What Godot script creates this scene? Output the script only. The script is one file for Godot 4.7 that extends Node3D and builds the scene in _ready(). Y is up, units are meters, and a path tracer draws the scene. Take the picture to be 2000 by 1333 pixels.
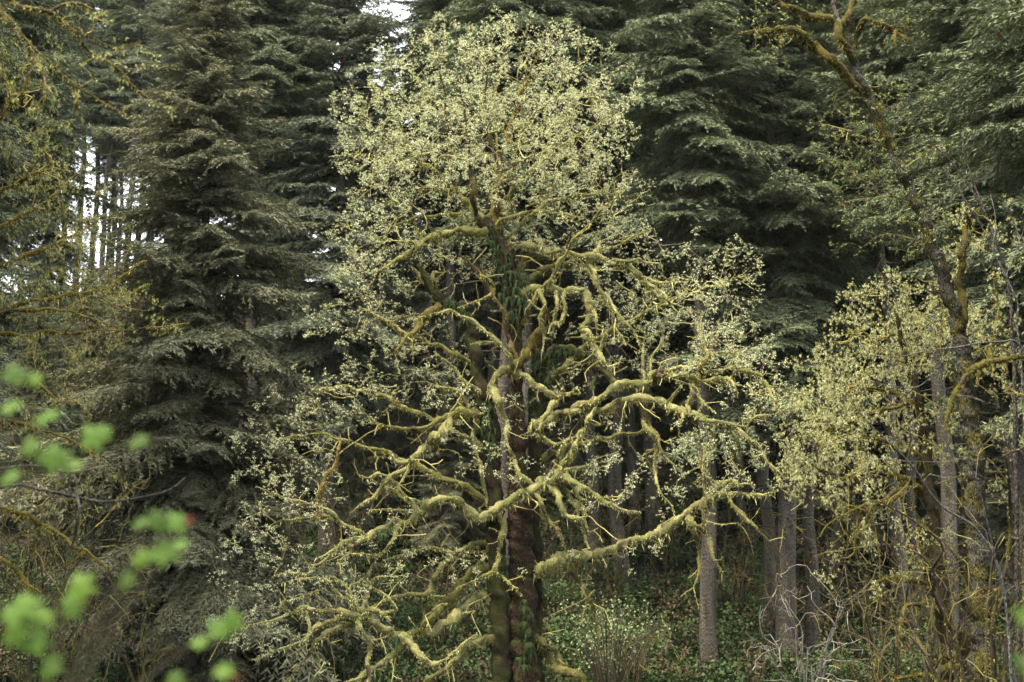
extends Node3D
# A moss-hung maple in early leaf, standing before a hillside of tall conifers.
# Plan positions are given as a bearing (photo column and row) plus a distance in metres; spot() turns them into metres.

const F := 2487.4            # focal length in columns of the 2000-wide plan
var eye: Transform3D
var rng := RandomNumberGenerator.new()
var noise := FastNoiseLite.new()
var taken := {}
var M := {}

# ------------------------------------------------------------------ mesh collector
class Geo:
	var v := PackedVector3Array()
	var n := PackedVector3Array()
	var c := PackedColorArray()
	var ix := PackedInt32Array()
	func tri(a: Vector3, b: Vector3, d: Vector3, col: Color) -> void:
		v.push_back(a); v.push_back(b); v.push_back(d)
		c.push_back(col); c.push_back(col); c.push_back(col)
	func kite(base: Vector3, tip: Vector3, side: Vector3, at: float, col: Color) -> void:
		var m := base.lerp(tip, at)
		tri(base, m - side, tip, col)
		tri(base, tip, m + side, col)
	func add(g: Geo, xf: Transform3D, tint := Color.WHITE) -> void:
		v.append_array(xf * g.v)
		if tint == Color.WHITE:
			c.append_array(g.c)
		else:
			for k in g.c:
				c.push_back(k * tint)
	func mesh(mat: Material) -> ArrayMesh:
		var a := []
		a.resize(Mesh.ARRAY_MAX)
		a[Mesh.ARRAY_VERTEX] = v
		a[Mesh.ARRAY_COLOR] = c
		if n.size() == v.size(): a[Mesh.ARRAY_NORMAL] = n
		if ix.size(): a[Mesh.ARRAY_INDEX] = ix
		var m := ArrayMesh.new()
		if v.size() == 0: return m
		m.add_surface_from_arrays(Mesh.PRIMITIVE_TRIANGLES, a)
		m.surface_set_material(0, mat)
		return m

# a twig network: nodes with a parent, a direction and, on limbs, a fixed radius
class Net:
	var pos := PackedVector3Array()
	var dir := PackedVector3Array()
	var par := PackedInt32Array()
	var fix := PackedFloat32Array()
	var grid := {}
	const CELL := 0.7
	func put(p: Vector3, d: Vector3, parent: int, r: float) -> int:
		var i := pos.size()
		pos.push_back(p); dir.push_back(d); par.push_back(parent); fix.push_back(r)
		var k := Vector3i((p / CELL).floor())
		if not grid.has(k): grid[k] = []
		grid[k].append(i)
		return i
	func near(a: Vector3, turn := 0.7, reach := 7) -> int:
		var k := Vector3i((a / CELL).floor())
		var best := -1
		var cost := 1e9
		for ring in range(0, reach + 1):
			if best >= 0 and (ring - 1) * CELL > cost: break
			for x in range(-ring, ring + 1):
				for y in range(-ring, ring + 1):
					for z in range(-ring, ring + 1):
						if maxi(absi(x), maxi(absi(y), absi(z))) != ring: continue
						var kk := k + Vector3i(x, y, z)
						if not grid.has(kk): continue
						for i in grid[kk]:
							var dd: Vector3 = a - pos[i]
							var l := dd.length()
							var q := l * (1.0 + turn * (1.0 - dir[i].dot(dd / maxf(l, 0.001))))
							if q < cost:
								cost = q
								best = i
		return best

# ------------------------------------------------------------------ naming
func numbered(called: String) -> String:
	if not taken.has(called):
		taken[called] = 0
		return called
	taken[called] += 1
	return "%s_%03d" % [called, taken[called]]

func tag(o: Node, label: String, category: String, group := "", kind := "") -> void:
	if label: o.set_meta("label", label)
	if category: o.set_meta("category", category)
	if group: o.set_meta("group", group)
	if kind: o.set_meta("kind", kind)

func thing(called: String, at: Vector3, label: String, category: String, group := "") -> Node3D:
	var o := Node3D.new()
	o.name = numbered(called)
	add_child(o)
	o.position = at
	tag(o, label, category, group)
	return o

func part(called: String, mesh: Mesh, parent: Node3D, stuff := false) -> MeshInstance3D:
	var o := MeshInstance3D.new()
	o.name = called
	o.mesh = mesh
	parent.add_child(o, true)
	if stuff: o.set_meta("kind", "stuff")
	return o

func copy(o: Node3D, at: Vector3, turn: float, size: float, label: String, group: String) -> Node3D:
	var r: Node3D = o.duplicate()
	r.name = numbered(String(o.name).rstrip("0123456789").trim_suffix("_"))
	add_child(r)
	r.position = at
	r.rotation.y = turn
	r.scale = Vector3.ONE * size
	r.set_meta("label", label)
	r.set_meta("group", group)
	return r

# ------------------------------------------------------------------ places
func spot(px: float, py: float, dist: float) -> Vector3:
	var r := eye.basis * Vector3((px - 1000.0) / F, -(py - 666.5) / F, -1.0)
	return eye.origin + r * (dist / -r.z)

func ground_y(x: float, z: float) -> float:
	var d := -z
	var h := -2.3 * smoothstep(3.0, 18.0, d)
	h += 4.1 * smoothstep(43.0, 62.0, d)
	var s := clampf((d - 52.0) / 43.0, 0.0, 1.0)
	h += 19.5 * (s * s * (3.0 - 2.0 * s) * 0.5 + s * 0.5)
	h += noise.get_noise_2d(x * 2.2, z * 2.2) * 0.55 * smoothstep(4.0, 20.0, d) + noise.get_noise_2d(x * 9.0, z * 9.0) * 0.16
	return h

func ground(px: float, dist: float) -> Vector3:
	var p := spot(px, 900, dist)
	return Vector3(p.x, ground_y(p.x, p.z), p.z)

func side_of(px: float) -> String:
	if px < 380.0: return "at the far left"
	if px < 780.0: return "left of the mossy maple"
	if px < 1250.0: return "directly behind the mossy maple"
	if px < 1700.0: return "right of the mossy maple"
	return "at the far right"

func rnd(a: float, b: float) -> float:
	return rng.randf_range(a, b)

func unit() -> Vector3:
	var z := rnd(-1, 1)
	var a := rnd(0, TAU)
	var s := sqrt(1.0 - z * z)
	return Vector3(s * cos(a), z, s * sin(a))

func lin(r: float, g: float, b: float) -> Color:
	return Color(r, g, b)

# ------------------------------------------------------------------ materials
func mat(called: String, rough: float, back := Color.BLACK, tint := Color.WHITE) -> StandardMaterial3D:
	var m := StandardMaterial3D.new()
	m.resource_name = called
	m.vertex_color_use_as_albedo = true
	m.albedo_color = tint.linear_to_srgb()
	m.roughness = rough
	m.metallic_specular = 0.25
	m.cull_mode = BaseMaterial3D.CULL_DISABLED
	if back != Color.BLACK:
		m.backlight_enabled = true
		m.backlight = back
	return m

func grain(freq: float, lo: float, octaves: int, seed_: int) -> NoiseTexture2D:
	var f := FastNoiseLite.new()
	f.seed = seed_
	f.frequency = freq
	f.fractal_octaves = octaves
	var t := NoiseTexture2D.new()
	t.width = 512; t.height = 512
	t.seamless = true
	t.noise = f
	var g := Gradient.new()
	g.set_color(0, Color(lo, lo, lo)); g.set_color(1, Color(1, 1, 1))
	t.color_ramp = g
	return t

func relief(freq: float, seed_: int, strength: float) -> NoiseTexture2D:
	var f := FastNoiseLite.new()
	f.seed = seed_
	f.frequency = freq
	f.fractal_octaves = 4
	var t := NoiseTexture2D.new()
	t.width = 512; t.height = 512
	t.seamless = true
	t.as_normal_map = true
	t.bump_strength = strength
	t.noise = f
	return t

func materials() -> void:
	var m := mat("moss", 1.0)
	m.albedo_texture = grain(0.03, 0.40, 5, 3)
	m.normal_enabled = true
	m.normal_texture = relief(0.04, 8, 22.0)
	m.normal_scale = 1.8
	m.uv1_triplanar = true
	m.uv1_world_triplanar = true
	m.uv1_scale = Vector3(2.2, 2.2, 2.2)
	M.moss = m
	m = mat("bark", 0.95)
	m.albedo_texture = grain(0.03, 0.3, 5, 5)
	m.normal_enabled = true
	m.normal_texture = relief(0.03, 12, 18.0)
	m.normal_scale = 1.5
	m.uv1_triplanar = true
	m.uv1_scale = Vector3(2.4, 0.5, 2.4)
	M.bark = m
	m = mat("earth", 1.0)
	m.albedo_texture = grain(0.02, 0.4, 5, 9)
	m.uv1_triplanar = true
	m.uv1_world_triplanar = true
	m.uv1_scale = Vector3(0.4, 0.4, 0.4)
	M.earth = m
	M.fringe = mat("moss_fringe", 1.0, Color(0.12, 0.12, 0.08))
	M.leaf = mat("young_leaf", 0.6, Color(0.7, 0.7, 0.6))
	M.needle = mat("needle", 0.9, Color(0.5, 0.5, 0.45))
	M.needle.metallic_specular = 0.1
	M.twig = mat("twig", 0.9)
	M.fern = mat("fern", 0.55, Color(0.4, 0.4, 0.3))
	M.near_leaf = mat("broad_leaf", 0.5, Color(0.8, 0.8, 0.7))

# ------------------------------------------------------------------ limbs
# a swept, lumpy, mossy tube along a smoothed path; bare 0..1 is the share of bark that shows
func sweep(g: Geo, pts: PackedVector3Array, rad: PackedFloat32Array, sides: int, step: float, lump: float, moss: Color, bark: Color, bare: float, net: Net = null, fringe: Geo = null, shag := 1.0) -> void:
	var line := PackedVector3Array()
	var rr := PackedFloat32Array()
	var k := pts.size()
	for i in k - 1:
		var p0 := pts[maxi(i - 1, 0)]
		var p3 := pts[mini(i + 2, k - 1)]
		var len_ := pts[i].distance_to(pts[i + 1])
		var m := maxi(1, int(ceil(len_ / step)))
		for j in m:
			var t := float(j) / m
			line.push_back(pts[i].cubic_interpolate(pts[i + 1], p0, p3, t))
			rr.push_back(lerpf(rad[i], rad[i + 1], t))
	line.push_back(pts[k - 1]); rr.push_back(rad[k - 1] * 0.6)
	for i in range(1, line.size() - 1):
		var w := minf(rr[i] * 1.1, 0.055) * lump * 2.4
		if rr[i] < 0.15: rr[i] *= 1.0 + lump * (0.55 * noise.get_noise_3dv(line[i] * 50.0) + 0.4 * noise.get_noise_3dv(line[i] * 130.0))
		line[i] += Vector3(noise.get_noise_3dv(line[i] * 34.0), noise.get_noise_3dv(line[i] * 34.0 + Vector3(90, 0, 0)), noise.get_noise_3dv(line[i] * 34.0 + Vector3(0, 70, 0))) * w
	var base := g.v.size()
	var up := Vector3.UP
	var last := -1
	for i in line.size():
		var t := (line[mini(i + 1, line.size() - 1)] - line[maxi(i - 1, 0)]).normalized()
		var u := up - t * up.dot(t)
		if u.length() < 0.2: u = Vector3.RIGHT - t * t.x
		u = u.normalized()
		up = u
		var w := t.cross(u)
		for s in sides:
			var a := TAU * s / sides
			var o := u * cos(a) + w * sin(a)
			var q := line[i] + o * rr[i]
			var d := 1.0 + lump * (0.55 * noise.get_noise_3dv(q * 42.0) + 0.5 * noise.get_noise_3dv(q * 110.0) + 0.4 * noise.get_noise_3dv(q * 240.0))
			q = line[i] + o * rr[i] * d
			g.v.push_back(q)
			g.n.push_back(o)
			var b := noise.get_noise_3dv(q * 30.0 + Vector3(0, 200, 0)) * 0.6 + noise.get_noise_3dv(q * 95.0) * 0.5
			var share := smoothstep(0.32, 0.44, b * 0.5 + bare)
			var tone := 1.3 + 0.5 * noise.get_noise_3dv(q * 60.0 + Vector3(50, 0, 0)) + 0.5 * noise.get_noise_3dv(q * 170.0)
			var col := (moss.lerp(moss * Color(0.6, 0.68, 0.55), smoothstep(0.15, 0.45, noise.get_noise_3dv(q * 38.0 + Vector3(0, 0, 300)))) * tone).lerp(bark * tone, share)
			col.a = 1.0
			g.c.push_back(col)
			if fringe != null:
				var many := shag * step * rr[i] * TAU / sides * 1150.0
				if share > 0.5: many *= 0.15
				var cnt := int(many) + (1 if rng.randf() < many - int(many) else 0)
				for f in cnt:
					var rad_o := (o + unit() * 0.6).normalized()
					var f0 := line[i] + rad_o * rr[i] * d * 0.86 + t * rnd(-0.5, 0.5) * step
					var down := maxf(0.0, -rad_o.y)
					var ln := rnd(0.014, 0.04) * (1.0 + down * rnd(0.0, 1.8))
					if down > 0.5 and rng.randf() < 0.03 * shag: ln = rnd(0.1, 0.28)
					var tip := f0 + (rad_o * (0.9 - 0.5 * down) + Vector3(0, -0.45 - 0.5 * down, 0) + unit() * 0.5).normalized() * ln
					var sd := (tip - f0).cross(unit()).normalized() * minf(0.004 + ln * 0.09, 0.012)
					var fc := moss * rnd(0.8, 1.6)
					fc.a = 1.0
					fringe.tri(f0 - sd, f0 + sd, tip, fc)
		if net != null and (i % 3 == 0 or i == line.size() - 1):
			last = net.put(line[i], t, last, rr[i])
	for i in line.size() - 1:
		for s in sides:
			var a := base + i * sides + s
			var b := base + i * sides + (s + 1) % sides
			var c := a + sides
			var d := b + sides
			g.ix.append_array([a, c, b, b, c, d])
	# cap
	var tipv := g.v.size()
	var e := line.size() - 1
	g.v.push_back(line[e] + (line[e] - line[e - 1]).normalized() * rr[e] * 0.7)
	g.n.push_back((line[e] - line[e - 1]).normalized())
	g.c.push_back(g.c[tipv - 1])
	for s in sides:
		g.ix.append_array([base + e * sides + s, tipv, base + e * sides + (s + 1) % sides])

func smooth_normals(g: Geo) -> void:
	var acc := PackedVector3Array()
	acc.resize(g.v.size())
	for i in range(0, g.ix.size(), 3):
		var a := g.ix[i]
		var b := g.ix[i + 1]
		var c := g.ix[i + 2]
		var f := (g.v[c] - g.v[a]).cross(g.v[b] - g.v[a])
		acc[a] += f; acc[b] += f; acc[c] += f
	for i in acc.size():
		if acc[i].length() > 1e-9: g.n[i] = acc[i].normalized()

# one limb of a tree: plan points as column, row, radius triples, with distances running from z0 to z1
func limb(tree: Node3D, net: Net, dist: float, z0: float, z1: float, a: Array, o := {}) -> Node3D:
	var pts := PackedVector3Array()
	var rad := PackedFloat32Array()
	var k := a.size() / 3
	for i in k:
		var t := float(i) / maxf(k - 1, 1)
		var d: float = dist + lerpf(z0, z1, t) + (noise.get_noise_2d(a[i * 3] * 0.9, a[i * 3 + 1] * 0.9) * 0.35 if i > 0 and i < k - 1 and o.get("name", "limb") == "limb" else 0.0)
		pts.push_back(spot(a[i * 3], a[i * 3 + 1], d) - tree.position)
		rad.push_back(a[i * 3 + 2] * d / F * o.get("thin", 0.84 if o.get("name", "limb") == "limb" else 1.0))
	var g := Geo.new()
	var fr := Geo.new()
	var r0: float = rad[0]
	sweep(g, pts, rad, o.get("sides", 10 if r0 > 0.07 else 7), o.get("step", 0.075 if r0 > 0.05 else 0.1), o.get("lump", 0.62), o.get("moss", Color(0.28, 0.25, 0.095)), o.get("bark", Color(0.10, 0.075, 0.055)), o.get("bare", 0.13), net, fr, o.get("shag", 1.0))
	smooth_normals(g)
	var l := part(o.get("name", "limb"), g.mesh(M.moss if o.get("bare", 0.0) < 0.4 else M.bark), tree)
	if fr.v.size(): part("moss_fringe", fr.mesh(M.fringe), l, true)
	return l

# ------------------------------------------------------------------ twigs and leaves
# attractor clouds: column, row, half width, half height (plan), distance, half depth (m), count
func cloud(list: Array, tree: Node3D, shell := 0.0) -> PackedVector3Array:
	var out := PackedVector3Array()
	for e in list:
		for i in int(e[6]):
			var u := unit() * pow(rng.randf(), 0.47) * 1.22
			if rng.randf() < 0.75 and noise.get_noise_3d(e[0] * 0.1 + u.x * e[2] * 0.26, e[1] * 0.1 + u.y * e[3] * 0.26, u.z * e[5] * 16.0) < -0.12: continue
			out.push_back(spot(e[0] + u.x * e[2], e[1] + u.y * e[3], e[4] + u.z * e[5]) - tree.position)
	return out

func twigs(net: Net, goals: PackedVector3Array, o := {}) -> Dictionary:
	var order := []
	for a in goals:
		var i := net.near(a, 0.2, 4)
		order.append([a.distance_to(net.pos[i]) if i >= 0 else 9.0, a])
	order.sort_custom(func(x, y): return x[0] < y[0])
	var first := net.pos.size()
	var wig: float = o.get("wiggle", 0.05)
	for e in order:
		var a: Vector3 = e[1]
		var i := net.near(a, o.get("turn", 0.9), 9)
		if i < 0: continue
		var p := net.pos[i]
		var l := p.distance_to(a)
		if l < 0.08 or l > o.get("most", 4.0): continue
		var m := maxi(2, int(ceil(l / 0.22)))
		var c1: Vector3 = p + (net.dir[i] * 0.3 + (a - p) / l).normalized() * l * 0.4
		var c2: Vector3 = a + (Vector3(0, o.get("arch", 0.12), 0) - (a - p) / l).normalized() * l * 0.35
		var prev := i
		var pp := p
		for j in m:
			var t := float(j + 1) / m
			var q := p.bezier_interpolate(c1, c2, a, t)
			if j < m - 1: q += unit() * wig * rnd(0.2, 1.0)
			prev = net.put(q, (q - pp).normalized(), prev, -1.0)
			pp = q
	var n := net.pos.size()
	var w := PackedFloat32Array()
	w.resize(n)
	var kids := PackedInt32Array()
	kids.resize(n)
	for i in range(n - 1, first - 1, -1):
		if kids[i] == 0: w[i] = 1.0
		var q := net.par[i]
		if q >= 0:
			w[q] += w[i]
			kids[q] += 1
	return {"w": w, "first": first, "kids": kids}

# moss hair hanging from a twig network
func hair(net: Net, first: int, moss: Color, many: int) -> Geo:
	var g := Geo.new()
	for i in range(first, net.pos.size()):
		var q := net.par[i]
		if q < 0: continue
		for k in many:
			var p := net.pos[q].lerp(net.pos[i], rng.randf()) + unit() * 0.012
			var d := (unit() * 0.7 + Vector3(0, -0.8, 0)).normalized() * rnd(0.02, 0.075)
			var c := moss * rnd(0.7, 1.4)
			c.a = 1.0
			var s := d.cross(unit()).normalized() * rnd(0.004, 0.01)
			g.tri(p - s, p + s, p + d, c)
	return g

# short mossy spurs standing and hanging off the limbs
func spurs(net: Net, n: int, reach: float) -> PackedVector3Array:
	var out := PackedVector3Array()
	var most := net.pos.size()
	for i in n:
		var k := rng.randi() % most
		if net.fix[k] > 0.16: continue
		var d := unit()
		d = (d - net.dir[k] * d.dot(net.dir[k]) * 0.4 + Vector3(0, -0.25, 0)).normalized()
		out.push_back(net.pos[k] + d * (net.fix[k] + reach * rnd(0.25, 1.0)))
	return out

func prism(g: Geo, a: Vector3, b: Vector3, ra: float, rb: float, col: Color, col2: Color) -> void:
	var t := (b - a).normalized()
	var u := t.cross(Vector3(0.3, 0.9, 0.31)).normalized()
	var w := t.cross(u)
	var k := g.v.size()
	for s in 3:
		var o := u * cos(TAU * s / 3.0) + w * sin(TAU * s / 3.0)
		g.v.push_back(a + o * ra); g.n.push_back(o); g.c.push_back(col)
		g.v.push_back(b + o * rb); g.n.push_back(o); g.c.push_back(col2)
	for s in 3:
		var s0 := k + s * 2
		var s1 := k + ((s + 1) % 3) * 2
		g.ix.append_array([s0, s0 + 1, s1, s1, s0 + 1, s1 + 1])

func twig_mesh(net: Net, tw: Dictionary, o := {}) -> Geo:
	var g := Geo.new()
	var w: PackedFloat32Array = tw.w
	var r0: float = o.get("r", 0.0045)
	var ex: float = o.get("exp", 0.46)
	var wood: Color = o.get("wood", Color(0.13, 0.10, 0.075))
	var moss: Color = o.get("moss", Color(0.28, 0.25, 0.095))
	var most: float = o.get("mossy", 0.3)
	for i in range(tw.first, net.pos.size()):
		var q := net.par[i]
		if q < 0: continue
		var rb := r0 * pow(w[i], ex)
		var ra := r0 * pow(maxf(w[q], w[i]), ex)
		if net.fix[q] >= 0.0: ra = minf(rb * 1.15, maxf(net.fix[q], 0.006))
		ra = minf(ra, rb * 1.6)
		var b := smoothstep(-0.12, 0.05, noise.get_noise_3dv(net.pos[i] * 16.0) + most - 0.3 + minf(w[i] - 2.0, 14.0) * o.get("creep", 0.03))
		var bulk: float = 1.0 + b * o.get("sleeve", 0.7) * rnd(0.5, 1.3)
		var col := wood.lerp(moss, b) * rnd(0.7, 1.25)
		col.a = 1.0
		prism(g, net.pos[q], net.pos[i], ra * bulk, rb * bulk, col, col)
	return g

# a tuft of small unfolding leaves and hanging flower tassels
func tuft(kind: String) -> Geo:
	var g := Geo.new()
	if kind == "maple":
		for i in 5:
			var a := rnd(0, TAU)
			var out := Vector3(cos(a), rnd(-0.5, 0.75), sin(a)).normalized()
			var b := out * rnd(0.01, 0.05)
			var tip := b + (out + Vector3(0, rnd(-0.8, 0.1), 0)).normalized() * rnd(0.04, 0.07)
			var sd := (tip - b).cross(unit()).normalized() * rnd(0.018, 0.032)
			g.kite(b, tip, sd, rnd(0.45, 0.65), Color.WHITE * rnd(0.8, 1.15))
		for i in 1:
			var b2 := unit() * 0.03
			var t2 := b2 + Vector3(rnd(-0.02, 0.02), rnd(-0.12, -0.07), rnd(-0.02, 0.02))
			g.kite(b2, t2, unit() * 0.012, 0.5, Color(1.05, 1.02, 0.8))
	elif kind == "tassel":
		for i in 5:
			var a := rnd(0, TAU)
			var b := Vector3(cos(a), 0, sin(a)) * rnd(0.0, 0.05)
			var t2 := b + Vector3(rnd(-0.05, 0.05), rnd(-0.15, -0.06), rnd(-0.05, 0.05))
			g.kite(b, t2, Vector3(rnd(-1, 1), 0, rnd(-1, 1)).normalized() * rnd(0.009, 0.016), 0.55, Color.WHITE * rnd(0.8, 1.15))
		for i in 4:
			var out := unit()
			var b := out * 0.02
			var tip := b + (out + Vector3(0, 0.3, 0)).normalized() * rnd(0.04, 0.08)
			g.kite(b, tip, (tip - b).cross(unit()).normalized() * rnd(0.01, 0.02), 0.55, Color(0.85, 1.0, 0.8))
	else:
		for i in 7:
			var out := unit()
			var b := out * rnd(0.01, 0.06)
			var tip := b + (unit() + Vector3(0, 0.1, 0)).normalized() * rnd(0.025, 0.05)
			g.kite(b, tip, (tip - b).cross(unit()).normalized() * rnd(0.009, 0.017), 0.5, Color.WHITE * rnd(0.75, 1.2))
	for i in g.c.size(): g.c[i].a = 1.0
	return g

func leaves(net: Net, tw: Dictionary, kind: String, tints: Array, o := {}) -> Geo:
	var kinds := []
	for i in 6:
		var base := tuft(kind)
		for t in tints:
			var k := Geo.new()
			k.add(base, Transform3D.IDENTITY, t)
			kinds.append(k)
	var g := Geo.new()
	var w: PackedFloat32Array = tw.w
	var per: float = o.get("per", 1.0)
	var size: float = o.get("size", 1.0)
	var gap: float = o.get("gap", 0.08)
	for i in range(tw.first, net.pos.size()):
		if w[i] > o.get("upto", 2.5): continue
		var m: float = per * (2.6 if tw.kids[i] == 0 else 0.75)
		var cnt := int(m) + (1 if rng.randf() < m - int(m) else 0)
		for j in cnt:
			var s := size * rnd(0.6, 1.25)
			var b := Basis(Vector3.UP, rnd(0, TAU)) * Basis(Vector3.RIGHT, rnd(-0.4, 0.4))
			g.add(kinds[rng.randi() % kinds.size()], Transform3D(b.scaled(Vector3.ONE * s), net.pos[i] + unit() * gap * rnd(0.2, 1.0)))
	return g

# ------------------------------------------------------------------ conifers
func bough(length: float, hang: float, g_col: Color) -> Geo:
	var g := Geo.new()
	var bend := rnd(-0.25, 0.25)
	var path := func(s: float) -> Vector3:
		return Vector3(length * s, length * (0.06 * s - hang * s * s + 0.10 * s * s * s * s), length * bend * s * s)
	var prev: Vector3 = path.call(0.0)
	for i in 5:
		var q: Vector3 = path.call((i + 1) / 5.0)
		var r := 0.012 * length * (1.0 - i / 5.5)
		var sd := (q - prev).cross(Vector3.UP).normalized()
		for s in [sd * r, Vector3(0, r, 0)]:
			g.tri(prev - s, q - s * 0.8, prev + s, Color(0.055, 0.045, 0.035))
			g.tri(prev + s, q - s * 0.8, q + s * 0.8, Color(0.055, 0.045, 0.035))
		prev = q
	var s := 0.16
	var flip := 1.0
	while s < 1.0:
		var p: Vector3 = path.call(s)
		var fw: Vector3 = (path.call(minf(s + 0.03, 1.0)) - p).normalized() if s < 0.99 else Vector3.RIGHT
		var tl := (0.42 * length * pow(1.0 - s, 0.75) * smoothstep(0.0, 0.35, s) + 0.14) * rnd(0.6, 1.2)
		var side := Vector3(0, 0, flip)
		var d := (fw * rnd(0.5, 0.95) + side * rnd(0.7, 1.0) + Vector3(0, rnd(-0.15, 0.2), 0)).normalized()
		var m := maxi(2, int(tl / 0.085))
		var tone := rnd(0.7, 1.25)
		for j in m + 1:
			var t := float(j) / m
			var q := p + d * tl * t + Vector3(0, -0.30 * tl * t * t - 0.03 * t, 0)
			for side2 in [-1.0, 1.0, -1.0, 1.0, 0.0]:
				var sl := rnd(0.09, 0.24) * (1.15 - 0.5 * t)
				var out: Vector3 = (d * rnd(0.4, 1.0) + d.cross(Vector3.UP) * side2 * rnd(0.3, 1.0) + Vector3(0, rnd(-0.8, 0.2), 0)).normalized()
				var roll: Vector3 = out.cross(Vector3.UP).normalized().rotated(out, rnd(-1.3, 1.3)) * rnd(0.013, 0.024)
				var c := g_col * tone * rnd(0.7, 1.35)
				if rng.randf() < 0.06: c = Color(0.10, 0.075, 0.045) * rnd(0.6, 1.3)
				c.a = 1.0
				var q2 := q + d * rnd(-0.05, 0.05)
				g.tri(q2 - roll, q2 + out * sl, q2 + roll, c)
		flip = -flip
		s += 0.075 / length * rnd(0.7, 1.3)
	return g

func bough_set(col: Color) -> Dictionary:
	var d := {}
	for l in [0.7, 1.4, 2.4, 3.6]:
		d[l] = []
		for k in 3:
			d[l].append(bough(l, rnd(0.16, 0.36), col))
	return d

func conifer(called: String, at: Vector3, set_: Dictionary, o: Dictionary, label: String, group: String) -> Node3D:
	var H: float = o.height
	var low: float = o.low
	var R: float = o.reach
	var t := thing(called, at, label, "conifer", group)
	# trunk
	var g := Geo.new()
	var pts := PackedVector3Array()
	var rad := PackedFloat32Array()
	var lean := Vector3(rnd(-0.012, 0.012), 0, rnd(-0.012, 0.012))
	var k := 14
	for i in k:
		var y := -0.4 + (H + 0.4) * pow(i / float(k - 1), 1.15)
		pts.push_back(Vector3(noise.get_noise_2d(y * 3.0, at.x) * 0.25, y, noise.get_noise_2d(y * 3.0, at.x + 80.0) * 0.25) + lean * y)
		rad.push_back(maxf(0.012, o.girth * (1.0 - y / (H * 1.02)) + 0.14 * o.girth * exp(-maxf(y, 0.0) * 1.3)))
	sweep(g, pts, rad, 10, 0.9, 0.14, Color(0.10, 0.085, 0.05), o.get("bark", Color(0.17, 0.148, 0.122)), 0.62)
	smooth_normals(g)
	part("trunk", g.mesh(M.bark), t)
	# dead mossy stubs below the crown
	if o.get("stubs", 0) > 0:
		var sg := Geo.new()
		for i in o.stubs:
			var y := rnd(low * 0.45, low + 5.0)
			var a := rnd(0, TAU)
			var l := rnd(0.6, 2.6)
			var out := Vector3(cos(a), 0, sin(a))
			var p0 := Vector3(0, y, 0) + lean * y
			var p1 := p0 + out * l * 0.5 + Vector3(0, rnd(-0.1, 0.15), 0)
			var p2 := p0 + out * l + Vector3(rnd(-0.2, 0.2), rnd(-0.7, 0.1), rnd(-0.2, 0.2))
			var mc := Color(0.13, 0.11, 0.035) if rng.randf() < 0.5 else Color(0.07, 0.055, 0.04)
			prism(sg, p0, p1, 0.035, 0.03, mc, mc)
			prism(sg, p1, p2, 0.03, 0.012, mc, mc)
			for j in 3:
				var f := p1.lerp(p2, rnd(0, 1))
				prism(sg, f, f + (out * 0.4 + unit() * 0.5) * rnd(0.3, 0.8), 0.014, 0.006, mc, mc)
		part("dead_limb", sg.mesh(M.twig), t, true)
	# crown
	var c := Geo.new()
	var keys := [0.7, 1.4, 2.4, 3.6]
	var y := low
	while y < H - 0.3:
		var f := (y - low) / (H - low)
		var prof := pow(1.0 - f, o.get("cone", 0.72)) * smoothstep(-0.10, 0.10, f)
		var many := 5 if f < 0.9 else 4
		for j in many:
			var a := rnd(0, TAU)
			var l: float = maxf(0.45, R * prof * rnd(0.5, 1.12) * (1.0 + 0.75 * noise.get_noise_3d(cos(a) * 22.0 + at.x * 7.0, y * 9.0, sin(a) * 22.0)))
			if rng.randf() < 0.06: l *= 1.25
			var key: float = keys[0]
			for q in keys:
				if absf(q - l) < absf(key - l): key = q
			var b: Geo = set_[key][rng.randi() % 3]
			var pitch: float = lerpf(-0.30, 0.35, f) + rnd(-0.24, 0.24) + o.get("droop", 0.0)
			var basis := Basis(Vector3.UP, a) * Basis(Vector3.BACK, pitch) * Basis(Vector3.RIGHT, rnd(-0.3, 0.3))
			c.add(b, Transform3D(basis.scaled(Vector3.ONE * l / key), Vector3(0, y + rnd(-0.2, 0.2), 0) + lean * y))
		y += o.get("gap", 0.42) * 0.66 * rnd(0.7, 1.4) * lerpf(1.15, 0.55, f)
	part("crown", c.mesh(o.get("mat", M.needle)), t, true)
	return t

# ------------------------------------------------------------------ low growth
func fern_shape(fronds: int, size: float, col: Color, rise := 0.9, fall := 0.0) -> Geo:
	var g := Geo.new()
	for i in fronds:
		var a := TAU * i / fronds + rnd(-0.25, 0.25)
		var out := Vector3(cos(a), 0, sin(a))
		var l := size * rnd(0.65, 1.1)
		var up := rise * rnd(0.6, 1.15)
		var tone := rnd(0.7, 1.25)
		var steps := 11
		var stalk := Vector3.ZERO
		for j in range(1, steps + 1):
			var s := float(j) / steps
			var p := out * l * s + Vector3(0, l * (up * s - ((up + 0.25) * 0.85 + fall) * s * s), 0) - out * l * fall * 0.3 * s * s
			var along := (out * (1.0 - 0.6 * fall * s) + Vector3(0, up - (1.7 * (up + 0.25) + 2.0 * fall) * s, 0)).normalized()
			var side := Vector3.UP.cross(out)
			g.kite(stalk, p, side * 0.004, 0.5, col * 0.8)
			stalk = p
			var pl := l * 0.21 * (1.0 - s * 0.85) * smoothstep(0.0, 0.25, s) + 0.01
			for f in [-1.0, 1.0]:
				var c := col * tone * rnd(0.8, 1.2)
				c.a = 1.0
				g.kite(p, p + (side * f + along * 0.35 + Vector3(0, rnd(-0.25, 0.05), 0)).normalized() * pl, along * l * 0.036, 0.4, c)
	return g

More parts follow.
